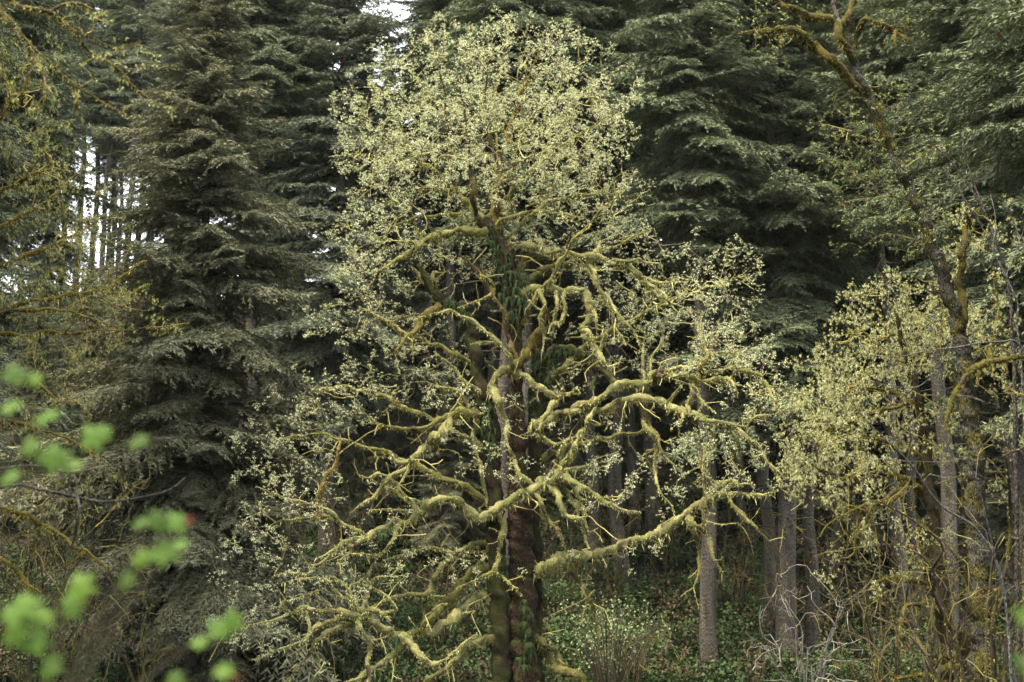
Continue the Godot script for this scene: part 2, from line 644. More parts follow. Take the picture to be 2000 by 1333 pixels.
func bush_shape(n: int, w: float, h: float, leaf: float, col: Color, wood: Color) -> Array:
	var g := Geo.new()
	var st := Geo.new()
	for i in int(n / 28.0) + 3:
		var a := rnd(0, TAU)
		var e := Vector3(cos(a) * w * rnd(0.2, 1.0), h * rnd(0.5, 1.05), sin(a) * w * rnd(0.2, 1.0))
		var b := Vector3(cos(a), 0, sin(a)) * w * 0.15
		var mid := b.lerp(e, 0.5) + Vector3(0, h * 0.18, 0)
		prism(st, b - Vector3(0, 0.12, 0), mid, 0.016, 0.011, wood, wood)
		prism(st, mid, e, 0.011, 0.004, wood, wood)
		for j in 28:
			var t := rnd(0.15, 1.05)
			var p := (b.lerp(mid, t * 2.0) if t < 0.5 else mid.lerp(e, t * 2.0 - 1.0)) + unit() * rnd(0.05, 0.22) * maxf(w, 0.6)
			var out := (unit() + Vector3(0, 0.15, 0)).normalized()
			var c := col * rnd(0.65, 1.35)
			c.a = 1.0
			g.kite(p, p + out * leaf * rnd(0.6, 1.3), out.cross(unit()).normalized() * leaf * rnd(0.25, 0.42), 0.5, c)
	return [g, st]

# a broad palmate leaf, cupped, on a short stalk; it lies along +x
func palm_leaf(size: float, col: Color) -> Geo:
	var g := Geo.new()
	var rim := PackedVector3Array()
	var lobes := [[-2.5, 0.42], [-2.15, 0.3], [-1.75, 0.7], [-1.25, 0.5], [-0.85, 0.92], [-0.42, 0.55], [0.0, 1.0], [0.42, 0.55], [0.85, 0.92], [1.25, 0.5], [1.75, 0.7], [2.15, 0.3], [2.5, 0.42]]
	for e in lobes:
		var r: float = e[1] * size * rnd(0.92, 1.08)
		rim.push_back(Vector3(cos(e[0]) * r, -r * r / size * 0.28 + rnd(-0.03, 0.03) * size, sin(e[0]) * r))
	for i in rim.size() - 1:
		var m := (rim[i] + rim[i + 1]) * 0.5 * 0.98
		g.tri(Vector3.ZERO, rim[i], m, col)
		g.tri(Vector3.ZERO, m, rim[i + 1], col)
	g.tri(Vector3(-size * 0.8, -size * 0.05, -0.0015), Vector3.ZERO, Vector3(-size * 0.8, -size * 0.05, 0.0015), col * 0.8)
	return g

# ------------------------------------------------------------------ the scene
func _ready() -> void:
	rng.seed = 20240417
	noise.seed = 5
	noise.noise_type = FastNoiseLite.TYPE_SIMPLEX_SMOOTH
	noise.frequency = 0.05
	noise.fractal_type = FastNoiseLite.FRACTAL_NONE
	# camera
	var cam := Camera3D.new()
	cam.name = "camera"
	add_child(cam)
	cam.position = Vector3(0, 1.7, 0)
	cam.rotation_degrees = Vector3(10.0, 0, 0)
	cam.near = 0.1
	cam.far = 600.0
	var at := CameraAttributesPhysical.new()
	at.frustum_focal_length = 44.785
	at.exposure_aperture = 1.35
	at.frustum_focus_distance = 29.0
	cam.attributes = at
	cam.fov = 30.0
	eye = cam.transform
	# sky: bright even overcast
	var sm := ProceduralSkyMaterial.new()
	sm.sky_top_color = Color(0.97, 0.985, 1.0)
	sm.sky_horizon_color = Color(0.61, 0.635, 0.655)
	sm.sky_curve = 0.5
	sm.ground_bottom_color = Color(0.10, 0.10, 0.08)
	sm.ground_horizon_color = Color(0.16, 0.16, 0.13)
	sm.sky_energy_multiplier = 1.0
	var sky := Sky.new()
	sky.sky_material = sm
	var env := Environment.new()
	env.background_mode = Environment.BG_SKY
	env.sky = sky
	env.tonemap_mode = Environment.TONE_MAPPER_LINEAR
	env.tonemap_exposure = 7.6
	env.fog_enabled = true
	env.fog_density = 0.00008
	env.fog_light_color = Color(0.93, 0.96, 0.95)
	env.ssao_enabled = true
	env.ssil_enabled = true
	env.sdfgi_enabled = true
	var we := WorldEnvironment.new()
	we.name = "environment"
	we.environment = env
	add_child(we)
	# sun, veiled by cloud
	var sun := DirectionalLight3D.new()
	sun.name = "veiled_sun"
	add_child(sun)
	sun.rotation_degrees = Vector3(-64, -48, 0)
	sun.light_color = Color(1.0, 0.965, 0.88)
	sun.light_energy = 0.5
	sun.light_angular_distance = 14.0
	sun.shadow_enabled = true

	materials()
	build_ground()
	print("ground ", Time.get_ticks_msec())
	build_conifers()
	print("conifers ", Time.get_ticks_msec())
	build_main_maple()
	print("maple ", Time.get_ticks_msec())
	build_leaning_tree()
	build_right_maple()
	build_left_trees()
	print("side trees ", Time.get_ticks_msec())
	build_thickets()
	build_low_growth()
	build_near_sprigs()
	print("done ", Time.get_ticks_msec())


func build_ground() -> void:
	var g := Geo.new()
	var nx := 110
	var nz := 150
	for j in nz + 1:
		var z := 12.0 - 240.0 * pow(j / float(nz), 1.25)
		for i in nx + 1:
			var x := (i / float(nx) - 0.5) * 2.0
			x = x * (40.0 + 90.0 * absf(x))
			g.v.push_back(Vector3(x, ground_y(x, z), z))
			g.n.push_back(Vector3.UP)
			var b := noise.get_noise_2d(x * 12.0, z * 12.0)
			var c := Color(0.035, 0.028, 0.018).lerp(Color(0.02, 0.03, 0.012), smoothstep(-0.1, 0.3, b))
			g.c.push_back(c)
	for j in nz:
		for i in nx:
			var a := j * (nx + 1) + i
			g.ix.append_array([a, a + nx + 1, a + 1, a + 1, a + nx + 1, a + nx + 2])
	smooth_normals(g)
	if g.n[0].y < 0.0:
		for i in g.n.size(): g.n[i] = -g.n[i]
	var o := part("ground", g.mesh(M.earth), self)
	tag(o, "dark forest floor rising into a wooded hillside behind the maple", "ground", "", "structure")

func build_conifers() -> void:
	var green := bough_set(Color(0.130, 0.150, 0.088))
	var olive := bough_set(Color(0.150, 0.150, 0.092))
	var grey := bough_set(Color(0.160, 0.176, 0.118))
	# the hemlock left of the maple, nearest of the conifers
	var young := conifer("hemlock_tree", ground(385, 43), olive, {"height": 26.0, "low": 2.6, "reach": 5.6, "girth": 0.34, "gap": 0.34, "stubs": 26, "droop": -0.14, "cone": 0.72},
		"olive hemlock with drooping layered boughs, nearest conifer left of the mossy maple", "")
	var tall := conifer("fir_tree", ground(640, 56), grey, {"height": 39.0, "low": 7.0, "reach": 3.9, "girth": 0.42, "gap": 0.44, "stubs": 18},
		"pale grey-green fir with narrow crown between hemlock and maple", "")
	var right := conifer("fir_tree", ground(1528, 46), green, {"height": 38.0, "low": 9.2, "reach": 4.0, "girth": 0.40, "gap": 0.46, "stubs": 60},
		"broad dark fir right of the maple with bare mossy limbs under its crown", "")
	var bare := conifer("fir_tree", ground(1385, 45), green, {"height": 40.0, "low": 15.5, "reach": 3.8, "girth": 0.31, "gap": 0.5, "stubs": 22},
		"grey-brown straight fir trunk under the maple's long right limb", "")
	copy(bare, ground(1490, 50), 1.9, 0.9, "second straight grey fir trunk right of the long low limb", "tall conifers filling the hillside behind the maple")
	var pole := conifer("fir_tree", ground(222, 98), green, {"height": 42.0, "low": 17.0, "reach": 3.2, "girth": 0.30, "gap": 0.55, "stubs": 34, "bark": Color(0.09, 0.075, 0.065)},
		"thickest dark bare trunk standing against the bright sky gap at left", "")
	var group := "tall conifers filling the hillside behind the maple"
	# further bare trunks, crowns above
	for e in [[1152, 55, 0.9, "slim grey fir trunk just right of the maple's double trunk"], [1264, 58, 0.95, "slim grey fir trunk rising behind the middle of the maple's right side"],
			[1450, 57, 0.8, "thin fir trunk close behind the two straight grey trunks"], [1622, 55, 0.95, "grey fir trunk rising behind the bleached bare shrub"], [1575, 47, 0.8, "fir trunk half hidden behind the bleached bare shrub"], [890, 60, 1.0, "fir trunk hidden mostly behind the maple's left limbs"], [1780, 52, 0.95, "fir trunk in the dark thicket at lower right"]]:
		copy(bare, ground(e[0], e[1]), rnd(0, TAU), e[2], e[3], group)
	# trunks against the sky gap
	var sky_label := "thin dark bare trunk in the row against the sky gap at left"
	for e in [[208, 103, 0.8], [187, 106, 0.7], [152, 104, 0.95], [178, 99, 0.85], [196, 110, 1.0], [243, 101, 0.95], [262, 106, 0.9], [276, 112, 1.0], [300, 103, 1.0], [128, 100, 0.95], [100, 108, 1.05], [60, 102, 1.0], [20, 106, 1.0], [-40, 100, 1.0]]:
		copy(pole, ground(e[0], e[1]), rnd(0, TAU), e[2], sky_label, "bare trunks against the sky gap").rotation.z = rnd(-0.025, 0.025)
	# full crowns up the slope
	for e in [[-120, 60, 1.0], [-60, 70, 1.05], [70, 74, 0.9], [330, 84, 0.9], [535, 68, 0.8], [745, 76, 0.56], [700, 84, 0.62], [470, 70, 1.0], [560, 78, 1.0], [330, 74, 0.92],
			[845, 63, 0.9], [880, 72, 1.0], [960, 60, 0.95], [1040, 70, 1.0], [1110, 62, 0.82], [1180, 80, 0.95], [1235, 58, 0.66], [1310, 68, 0.86],
			[1370, 74, 1.05], [1430, 62, 0.95], [1500, 78, 1.05], [1590, 66, 1.0], [1660, 58, 0.9], [1720, 74, 1.05], [1790, 64, 1.0], [1860, 56, 0.95], [1930, 68, 1.05], [2010, 58, 1.0], [2110, 62, 1.0], [1130, 96, 1.0], [920, 96, 1.0], [1280, 100, 1.1], [1420, 96, 1.1], [1560, 100, 1.1], [1690, 96, 1.1], [1830, 98, 1.1], [1960, 96, 1.1]]:
		var o := copy(tall if rng.randf() < 0.6 else right, ground(e[0], e[1]), rnd(0, TAU), e[2] * rnd(0.97, 1.03), "grey-green conifer in the ranks up the hillside " + side_of(e[0]), group)
	# dark firs close at the right edge
	for e in [[470, 60, 0.34], [590, 62, 0.38], [700, 58, 0.36], [720, 82, 0.6], [690, 90, 0.6], [765, 86, 0.62], [800, 64, 0.42], [880, 56, 0.34], [1110, 60, 0.36], [1210, 62, 0.40], [1320, 60, 0.38], [1410, 64, 0.42], [1560, 60, 0.40], [1640, 56, 0.40], [1730, 62, 0.45], [1840, 56, 0.42], [1950, 52, 0.42], [60, 58, 0.40], [160, 70, 0.36], [260, 72, 0.34]]:
		copy(young, ground(e[0], e[1]), rnd(0, TAU), e[2], "young hemlock under the tall trees " + side_of(e[0]), "young hemlocks on the slope")
	copy(right, ground(1990, 38), 1.3, 1.0, "dark fir at the right edge, nearest conifer on that side", group)
	# high crowns that roof the slope behind the maple
	for e in [[978, 50], [1000, 54], [1022, 49], [965, 58], [1210, 54], [880, 57], [490, 56], [570, 58], [1740, 50], [1850, 44], [-40, 44], [-110, 52]]:
		copy(bare, ground(e[0], e[1]), rnd(0, TAU), rnd(1.0, 1.12), "tall straight fir trunk in the shade " + side_of(e[0]), group)
	for e in [[14.8, -24], [13.5, -18], [16.5, -31], [-14.5, -22], [-15.5, -28], [-13, -16]]:
		copy(right, Vector3(e[0], ground_y(e[0], e[1]), e[1]), rnd(0, TAU), rnd(0.9, 1.0), "fir just outside the view beside the clearing", "firs round the clearing")
	# the forest goes on round the clearing: beside and behind the viewpoint
	for e in [[-17, -12], [-21, -4], [-16, 3], [-24, 8], [-18, 26], [-9, 36], [3, 32], [10, 38], [19, 24], [20, 4], [17, -4], [23, -13], [0, 26], [-10, 25], [11, 28], [-20, 20], [22, 20], [-27, -20], [29, -22], [-30, 0], [31, 2], [-34, -12], [34, -12], [5, 36], [-8, 36], [-28, -34], [33, -36]]:
		copy(tall if rng.randf() < 0.5 else right, Vector3(e[0], ground_y(e[0], e[1]), e[1]), rnd(0, TAU), rnd(0.8, 1.0), "fir closing the clearing outside the view", "firs round the clearing")
	copy(right, ground(2170, 32), 2.3, 1.0, "fir beyond the right edge of the view", group)
	copy(tall, ground(-260, 34), 0.3, 1.0, "fir beyond the left edge of the view", group)

func build_main_maple() -> void:
	var D := 30.0
	var t := thing("mossy_maple_tree", ground(1010, D), "large moss-covered maple with twisting limbs and pale spring leaves, centre", "tree")
	var net := Net.new()
	var red := {"name": "trunk", "bare": 0.50, "bark": Color(0.075, 0.048, 0.032), "moss": Color(0.10, 0.09, 0.03), "lump": 0.34, "sides": 16, "shag": 0.7}
	var dark := {"name": "trunk", "bare": 0.36, "bark": Color(0.06, 0.042, 0.028), "moss": Color(0.085, 0.085, 0.03), "lump": 0.34, "sides": 14, "shag": 0.8}
	limb(t, net, D, 0.0, 0.0, [1028, 1470, 36, 1026, 1400, 30, 1022, 1250, 27, 1018, 1100, 25, 1015, 1000, 23, 1012, 900, 19, 1010, 800, 15, 1009, 700, 14, 1008, 630, 15, 1004, 580, 20, 994, 535, 19, 982, 495, 16, 966, 462, 17, 955, 440, 15, 948, 425, 9], red)
	limb(t, net, D, -0.15, -0.1, [982, 1470, 26, 980, 1400, 19, 975, 1200, 18, 968, 1050, 17, 964, 950, 17, 960, 860, 18, 950, 800, 16, 938, 750, 14, 931, 708, 13, 924, 660, 13, 913, 628, 13, 882, 598, 12, 861, 586, 11, 850, 573, 10, 838, 553, 9, 828, 535, 8, 822, 520, 4], dark)
	limb(t, net, D, 0.45, 0.3, [1046, 1470, 24, 1044, 1300, 17, 1043, 1150, 15, 1043, 1000, 14, 1045, 860, 14, 1048, 780, 15, 1052, 720, 14, 1058, 680, 12, 1066, 640, 9, 1074, 612, 5], dark)
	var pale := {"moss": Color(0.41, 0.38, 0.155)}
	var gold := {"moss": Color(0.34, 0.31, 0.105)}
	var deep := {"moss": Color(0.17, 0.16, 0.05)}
	var S := [
		# broken prongs on the left stem
		[-0.1, -0.3, [850, 573, 6, 849, 550, 5, 848, 532, 4], {}], [-0.1, 0.3, [838, 553, 5, 822, 545, 4, 806, 524, 2], {}],
		# upper left limb and its spurs
		[0.0, -1.3, [958, 450, 12, 922, 452, 10, 894, 452, 9, 859, 463, 9, 824, 477, 8, 796, 494, 7, 768, 508, 6, 740, 536, 3, 716, 560, 1], gold],
		[-0.7, -0.8, [826, 478, 5, 818, 462, 4, 815, 450, 1], gold], [-0.9, -1.0, [806, 488, 4, 812, 477, 4, 802, 472, 3, 796, 474, 1], gold], [-0.5, -0.6, [862, 465, 4, 860, 458, 4, 857, 451, 1], gold],
		[0.1, 0.8, [940, 452, 9, 912, 440, 8, 905, 423, 6, 858, 420, 4, 812, 427, 3, 770, 440, 1], gold],
		# upper right limb
		[-0.1, -1.4, [990, 478, 11, 1010, 483, 10, 1037, 488, 9, 1072, 491, 8, 1107, 494, 7, 1160, 500, 8, 1195, 514, 8, 1230, 524, 8, 1265, 554, 6, 1296, 582, 5, 1330, 612, 2], pale],
		[-0.6, -0.7, [1056, 490, 5, 1052, 480, 5, 1053, 468, 1], pale], [-0.9, -0.7, [1160, 499, 6, 1163, 488, 5, 1172, 474, 2], pale], [-0.8, -0.2, [1162, 494, 3, 1200, 484, 3, 1240, 462, 2, 1275, 446, 1], gold],
		[-1.0, -1.8, [1195, 510, 5, 1232, 510, 5, 1262, 513, 4, 1290, 516, 2], pale], [-1.0, -1.6, [1228, 522, 5, 1264, 545, 5, 1300, 551, 4, 1336, 552, 1], pale], [-1.2, -2.0, [1262, 552, 4, 1290, 570, 4, 1305, 585, 2], pale],
		[-0.8, -1.6, [1156, 500, 6, 1156, 520, 6, 1166, 548, 5, 1176, 582, 4, 1192, 612, 4, 1206, 642, 3, 1222, 672, 1], pale], [-0.8, -1.9, [1150, 510, 4, 1172, 560, 4, 1196, 600, 4, 1216, 625, 3, 1238, 652, 2, 1256, 690, 1], pale],
		[-0.6, -0.4, [1100, 492, 4, 1120, 506, 4, 1145, 530, 4, 1158, 545, 2], pale],
		# short limbs behind the fork
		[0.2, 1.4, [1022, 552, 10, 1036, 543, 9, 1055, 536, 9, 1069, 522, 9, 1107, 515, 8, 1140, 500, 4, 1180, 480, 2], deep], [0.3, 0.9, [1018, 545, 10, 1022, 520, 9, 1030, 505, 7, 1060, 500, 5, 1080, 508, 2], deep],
		# elbow limb
		[-0.3, -1.5, [1012, 572, 11, 1030, 565, 11, 1051, 561, 11, 1090, 568, 9, 1125, 564, 9, 1142, 569, 9, 1148, 596, 8, 1147, 624, 7, 1141, 643, 6, 1136, 650, 5, 1142, 660, 5, 1154, 671, 3, 1160, 690, 1], pale],
		[-1.4, -1.7, [1143, 640, 6, 1151, 660, 6, 1167, 688, 5, 1175, 703, 4, 1186, 720, 1], pale],
		[-0.8, -0.9, [1056, 568, 5, 1062, 600, 5, 1055, 630, 5, 1062, 655, 3, 1058, 690, 1], pale], [-1.0, -1.0, [1086, 572, 4, 1085, 600, 4, 1080, 630, 3, 1082, 650, 1], pale], [-1.0, -1.2, [1104, 570, 4, 1102, 600, 4, 1095, 625, 4, 1078, 632, 3, 1072, 650, 1], pale],
		[-1.1, -1.3, [1160, 606, 3, 1166, 625, 3, 1164, 660, 1], pale],
		# forked stem in front
		[-0.2, -0.9, [1006, 735, 12, 1004, 716, 11, 1030, 683, 11, 1051, 655, 12, 1065, 626, 9, 1068, 606, 3], {"moss": Color(0.24, 0.19, 0.055), "bare": 0.14}],
		[-0.3, -1.0, [1006, 722, 11, 981, 732, 10, 966, 753, 10, 965, 774, 10, 978, 799, 9, 988, 827, 8, 988, 846, 4, 996, 880, 1], pale],
		[-0.3, -1.3, [1008, 728, 10, 1023, 733, 9, 1051, 753, 9, 1076, 771, 9, 1088, 780, 8, 1070, 797, 6, 1062, 822, 5, 1050, 850, 1], pale],
		[-1.0, -1.4, [1088, 778, 5, 1098, 768, 4, 1099, 752, 2], pale], [-1.1, -1.6, [1096, 770, 3, 1118, 766, 3, 1126, 756, 1], pale],
		[-0.3, -0.5, [1010, 712, 5, 1006, 697, 5, 990, 640, 5, 984, 620, 5, 971, 589, 5, 950, 554, 5, 929, 529, 4, 897, 498, 2], {"moss": Color(0.26, 0.19, 0.075), "bare": 0.2}],
		[-0.5, -0.2, [939, 540, 4, 955, 548, 4, 966, 565, 2], gold], [-0.4, -0.9, [962, 572, 3, 930, 590, 3, 895, 600, 1], gold],
		[-0.4, -1.3, [1008, 728, 5, 988, 690, 5, 967, 666, 4, 929, 631, 4, 887, 610, 3, 855, 610, 3, 815, 622, 1], pale], [-0.7, -1.0, [967, 667, 3, 940, 668, 3, 918, 672, 1], pale],
		# broken bough, mid left
		[-0.1, -1.2, [858, 592, 9, 841, 617, 9, 824, 634, 8, 799, 662, 6, 771, 690, 2], {"moss": Color(0.24, 0.19, 0.06), "bare": 0.1}],
		[-0.2, 0.3, [846, 612, 4, 812, 612, 3, 770, 628, 3, 735, 624, 1], {}],
		# ferny limb right of the stem
		[0.2, -1.0, [1050, 715, 10, 1064, 697, 10, 1090, 681, 10, 1118, 683, 10, 1153, 697, 9, 1174, 722, 7, 1202, 743, 5, 1228, 752, 3, 1260, 760, 1], {"moss": Color(0.18, 0.17, 0.055)}],
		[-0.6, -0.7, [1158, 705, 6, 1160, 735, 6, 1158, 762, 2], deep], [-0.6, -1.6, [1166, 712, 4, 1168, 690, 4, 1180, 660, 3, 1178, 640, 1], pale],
		# great right limb
		[-0.3, -2.6, [1040, 842, 12, 1056, 832, 12, 1073, 820, 11, 1095, 814, 10, 1118, 802, 9, 1168, 780, 9, 1210, 758, 9, 1252, 746, 8, 1302, 731, 7, 1350, 739, 6, 1403, 747, 6, 1423, 739, 5, 1448, 725, 4, 1476, 733, 4, 1498, 753, 4, 1530, 782, 1], pale],
		[-1.8, -2.0, [1270, 742, 5, 1290, 728, 5, 1314, 719, 5, 1367, 714, 3, 1400, 712, 1], pale], [-2.1, -2.0, [1368, 738, 7, 1371, 718, 7, 1384, 693, 5, 1398, 668, 2], {"moss": Color(0.25, 0.20, 0.06), "bare": 0.1}], [-2.1, -1.6, [1384, 694, 4, 1375, 671, 3, 1366, 640, 2, 1372, 610, 1], gold], [-2.1, -2.8, [1388, 690, 2, 1420, 691, 2, 1450, 690, 1], gold],
		[-1.9, -2.2, [1348, 730, 6, 1350, 752, 7, 1347, 772, 6, 1346, 795, 5, 1347, 812, 3], pale], [-2.0, -2.6, [1352, 752, 5, 1364, 774, 4, 1378, 792, 3, 1400, 808, 1], pale], [-2.0, -2.4, [1376, 733, 4, 1403, 725, 4, 1448, 720, 3, 1470, 715, 1], pale],
		[-2.4, -2.9, [1420, 740, 4, 1432, 752, 3, 1440, 775, 2], pale], [-2.5, -3.0, [1490, 745, 3, 1505, 770, 3, 1515, 800, 1], pale], [-1.5, -1.2, [1268, 740, 4, 1276, 700, 4, 1292, 662, 2, 1300, 630, 1], pale], [-1.4, -1.2, [1255, 742, 4, 1257, 700, 3, 1260, 650, 1], pale],
		# second right limb, lower
		[-0.9, -2.9, [1112, 806, 6, 1160, 800, 7, 1200, 790, 8, 1232, 782, 9, 1252, 783, 9, 1294, 791, 8, 1336, 805, 8, 1364, 814, 7, 1392, 822, 7, 1431, 829, 6, 1465, 828, 5, 1482, 817, 4, 1528, 804, 1], pale],
		[-2.3, -3.0, [1425, 829, 7, 1445, 838, 6, 1460, 854, 6, 1487, 884, 5, 1510, 912, 4, 1534, 933, 1], pale], [-2.7, -2.9, [1505, 906, 3, 1520, 930, 3, 1526, 955, 1], pale],
		[-1.1, -1.9, [1180, 816, 3, 1224, 787, 4, 1252, 760, 5, 1280, 741, 6, 1302, 732, 6], {"moss": Color(0.25, 0.19, 0.075)}],
		[-1.5, -1.8, [1250, 786, 6, 1253, 812, 6, 1266, 843, 6, 1284, 880, 3], {}], [-1.6, -2.0, [1256, 786, 5, 1262, 810, 6, 1278, 838, 6, 1289, 874, 4, 1304, 894, 3, 1330, 920, 1], {}],
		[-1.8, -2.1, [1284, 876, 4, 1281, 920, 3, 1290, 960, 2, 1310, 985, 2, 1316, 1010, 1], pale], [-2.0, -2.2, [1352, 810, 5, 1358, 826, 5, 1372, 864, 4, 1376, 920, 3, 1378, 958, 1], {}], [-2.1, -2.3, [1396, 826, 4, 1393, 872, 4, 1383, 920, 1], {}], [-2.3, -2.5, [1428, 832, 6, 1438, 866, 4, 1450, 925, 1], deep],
		[-2.0, -2.3, [1340, 806, 4, 1328, 822, 3, 1310, 838, 2], pale], [-1.7, -1.9, [1300, 788, 4, 1318, 768, 3, 1334, 752, 1], pale], [-2.0, -2.2, [1358, 812, 4, 1366, 800, 3, 1378, 788, 1], pale],
		# mid left limb
		[-0.2, -1.4, [955, 830, 13, 943, 817, 12, 915, 807, 12, 890, 807, 11, 876, 816, 9, 859, 821, 6, 838, 828, 5, 803, 837, 4, 757, 834, 3, 733, 823, 2, 705, 802, 1], {"moss": Color(0.25, 0.22, 0.07)}],
		[-0.7, -1.9, [882, 812, 10, 873, 834, 10, 859, 852, 9, 841, 869, 9, 813, 890, 7, 788, 901, 6, 767, 897, 5, 761, 882, 2], pale],
		[-0.9, -1.6, [868, 846, 5, 835, 880, 6, 795, 911, 7, 750, 950, 6, 725, 971, 5, 701, 988, 2], pale], [-1.3, -1.8, [765, 938, 4, 740, 930, 4, 722, 934, 2, 700, 928, 1], pale], [-1.2, -1.4, [770, 945, 4, 790, 965, 4, 806, 985, 4, 825, 1000, 3], pale],
		[-1.7, -1.9, [800, 897, 4, 795, 920, 3, 780, 945, 1], {}], [-0.3, -0.6, [920, 806, 5, 905, 780, 5, 880, 760, 4, 855, 750, 3, 852, 728, 1], pale], [-0.4, -0.9, [935, 768, 5, 905, 745, 5, 890, 720, 3, 850, 690, 1], pale],
		[-0.4, -0.2, [928, 818, 5, 922, 850, 5, 928, 880, 4, 940, 920, 4, 948, 950, 4, 952, 990, 4], pale],
		# low left limb
		[-0.5, -1.8, [958, 1006, 11, 928, 1008, 11, 904, 990, 11, 872, 979, 11, 837, 989, 11, 813, 1009, 10, 778, 1027, 8, 725, 1044, 7, 701, 1062, 6, 683, 1083, 4, 660, 1100, 1], pale],
		[-1.5, -1.9, [722, 1045, 4, 701, 1037, 4, 673, 1023, 4, 641, 995, 4, 613, 988, 3, 589, 981, 3, 550, 971, 2, 500, 950, 1], pale], [-1.6, -1.7, [645, 1010, 5, 620, 1015, 5, 590, 1018, 4, 554, 1016, 2, 520, 1030, 1], gold], [-1.6, -1.5, [621, 1014, 5, 627, 980, 5, 631, 950, 6, 648, 918, 5, 662, 880, 3, 664, 850, 1], {"moss": Color(0.30, 0.225, 0.07)}],
		[-0.8, -1.3, [826, 996, 5, 816, 981, 4, 792, 974, 4, 760, 957, 3, 725, 936, 1], pale], [-0.8, -1.1, [815, 1006, 5, 796, 1000, 4, 770, 996, 3, 715, 996, 1], pale], [-1.4, -1.9, [778, 1030, 5, 765, 1060, 4, 745, 1080, 4, 700, 1082, 2, 660, 1076, 1], pale], [-1.5, -2.2, [730, 1044, 5, 690, 1052, 5, 650, 1070, 4, 620, 1090, 2], pale],
		[-1.7, -2.1, [690, 1070, 4, 672, 1066, 4, 640, 1090, 4, 600, 1120, 3, 560, 1120, 2, 530, 1130, 1], pale],
		# limb crossing in front of the trunk
		[-0.35, -1.9, [940, 1012, 8, 958, 1002, 10, 976, 992, 10, 1012, 974, 11, 1045, 952, 13, 1066, 946, 12, 1092, 930, 10, 1108, 900, 8, 1120, 880, 8, 1132, 858, 7, 1148, 822, 5, 1157, 803, 2], pale],
		[-1.2, -2.6, [1080, 938, 9, 1101, 934, 8, 1133, 946, 7, 1164, 967, 6, 1189, 985, 5, 1224, 996, 4, 1250, 1000, 1], pale], [-1.1, -1.9, [1070, 946, 8, 1084, 958, 7, 1094, 981, 6, 1108, 1002, 5, 1129, 1013, 4, 1140, 1040, 3, 1152, 1072, 1], pale],
		[-1.0, -0.7, [1045, 948, 5, 1035, 936, 5, 1014, 922, 4, 1003, 894, 3, 990, 870, 1], pale], [-1.1, -1.4, [1040, 955, 4, 1060, 990, 4, 1070, 1013, 5, 1091, 1041, 4, 1106, 1078, 1], {}], [-1.5, -1.9, [1131, 850, 4, 1118, 862, 4, 1100, 864, 4, 1078, 866, 4, 1056, 853, 3, 1050, 835, 1], pale], [-1.3, -1.6, [1100, 934, 5, 1118, 915, 5, 1140, 912, 4, 1160, 900, 1], pale],
		[-1.2, -1.4, [1090, 935, 5, 1108, 960, 4, 1125, 985, 4, 1130, 1010, 2], pale], [-1.3, -1.5, [1110, 938, 5, 1128, 965, 4, 1138, 1000, 3, 1150, 1040, 1], pale], [-1.0, -1.5, [1060, 948, 6, 1075, 925, 5, 1090, 905, 4, 1092, 880, 2], pale],
		# stem hanging before the trunk
		[-0.5, -0.9, [976, 998, 7, 981, 1022, 7, 981, 1062, 6, 974, 1083, 6, 967, 1118, 4], gold], [-0.9, -1.0, [967, 1116, 3, 985, 1128, 3, 1000, 1146, 2, 1020, 1165, 1], gold], [-0.9, -1.3, [967, 1117, 4, 939, 1128, 4, 914, 1140, 2, 890, 1150, 1], gold],
		# low left pair of great limbs
		[0.0, -1.2, [966, 1100, 11, 953, 1107, 11, 932, 1114, 11, 897, 1146, 11, 865, 1181, 10, 837, 1209, 8, 818, 1230, 7, 806, 1240, 5], {"moss": Color(0.22, 0.20, 0.06)}],
		[-0.05, -1.8, [980, 1184, 11, 970, 1177, 13, 946, 1168, 13, 925, 1175, 12, 904, 1198, 11, 879, 1219, 11, 844, 1233, 11, 813, 1238, 10, 785, 1241, 10, 768, 1240, 9, 750, 1233, 9, 725, 1219, 9, 704, 1206, 8, 694, 1200, 6], pale],
		[-1.8, -2.6, [704, 1205, 7, 659, 1198, 7, 624, 1191, 6, 596, 1191, 6, 568, 1202, 5, 533, 1212, 4, 494, 1219, 2, 450, 1224, 1], pale], [-1.8, -2.9, [700, 1204, 7, 659, 1209, 7, 627, 1216, 6, 606, 1237, 5, 592, 1254, 4, 540, 1272, 2, 490, 1290, 1], pale], [-1.8, -2.8, [704, 1208, 7, 680, 1217, 7, 645, 1230, 6, 617, 1254, 5, 596, 1286, 4, 557, 1332, 3, 530, 1370, 1], {}], [-1.8, -2.4, [699, 1204, 6, 700, 1216, 7, 705, 1233, 6, 718, 1251, 6, 720, 1286, 5, 719, 1333, 4, 716, 1390, 1], pale],
		[-1.7, -1.5, [708, 1206, 7, 704, 1195, 7, 690, 1177, 6, 681, 1163, 5, 683, 1150, 4, 704, 1135, 4, 729, 1104, 2, 740, 1080, 1], pale], [-1.7, -2.3, [712, 1210, 7, 722, 1196, 7, 739, 1202, 6, 774, 1195, 5, 757, 1170, 5, 732, 1153, 2], pale], [-1.7, -1.3, [706, 1196, 6, 711, 1174, 5, 718, 1146, 4, 736, 1132, 3, 778, 1125, 1], pale],
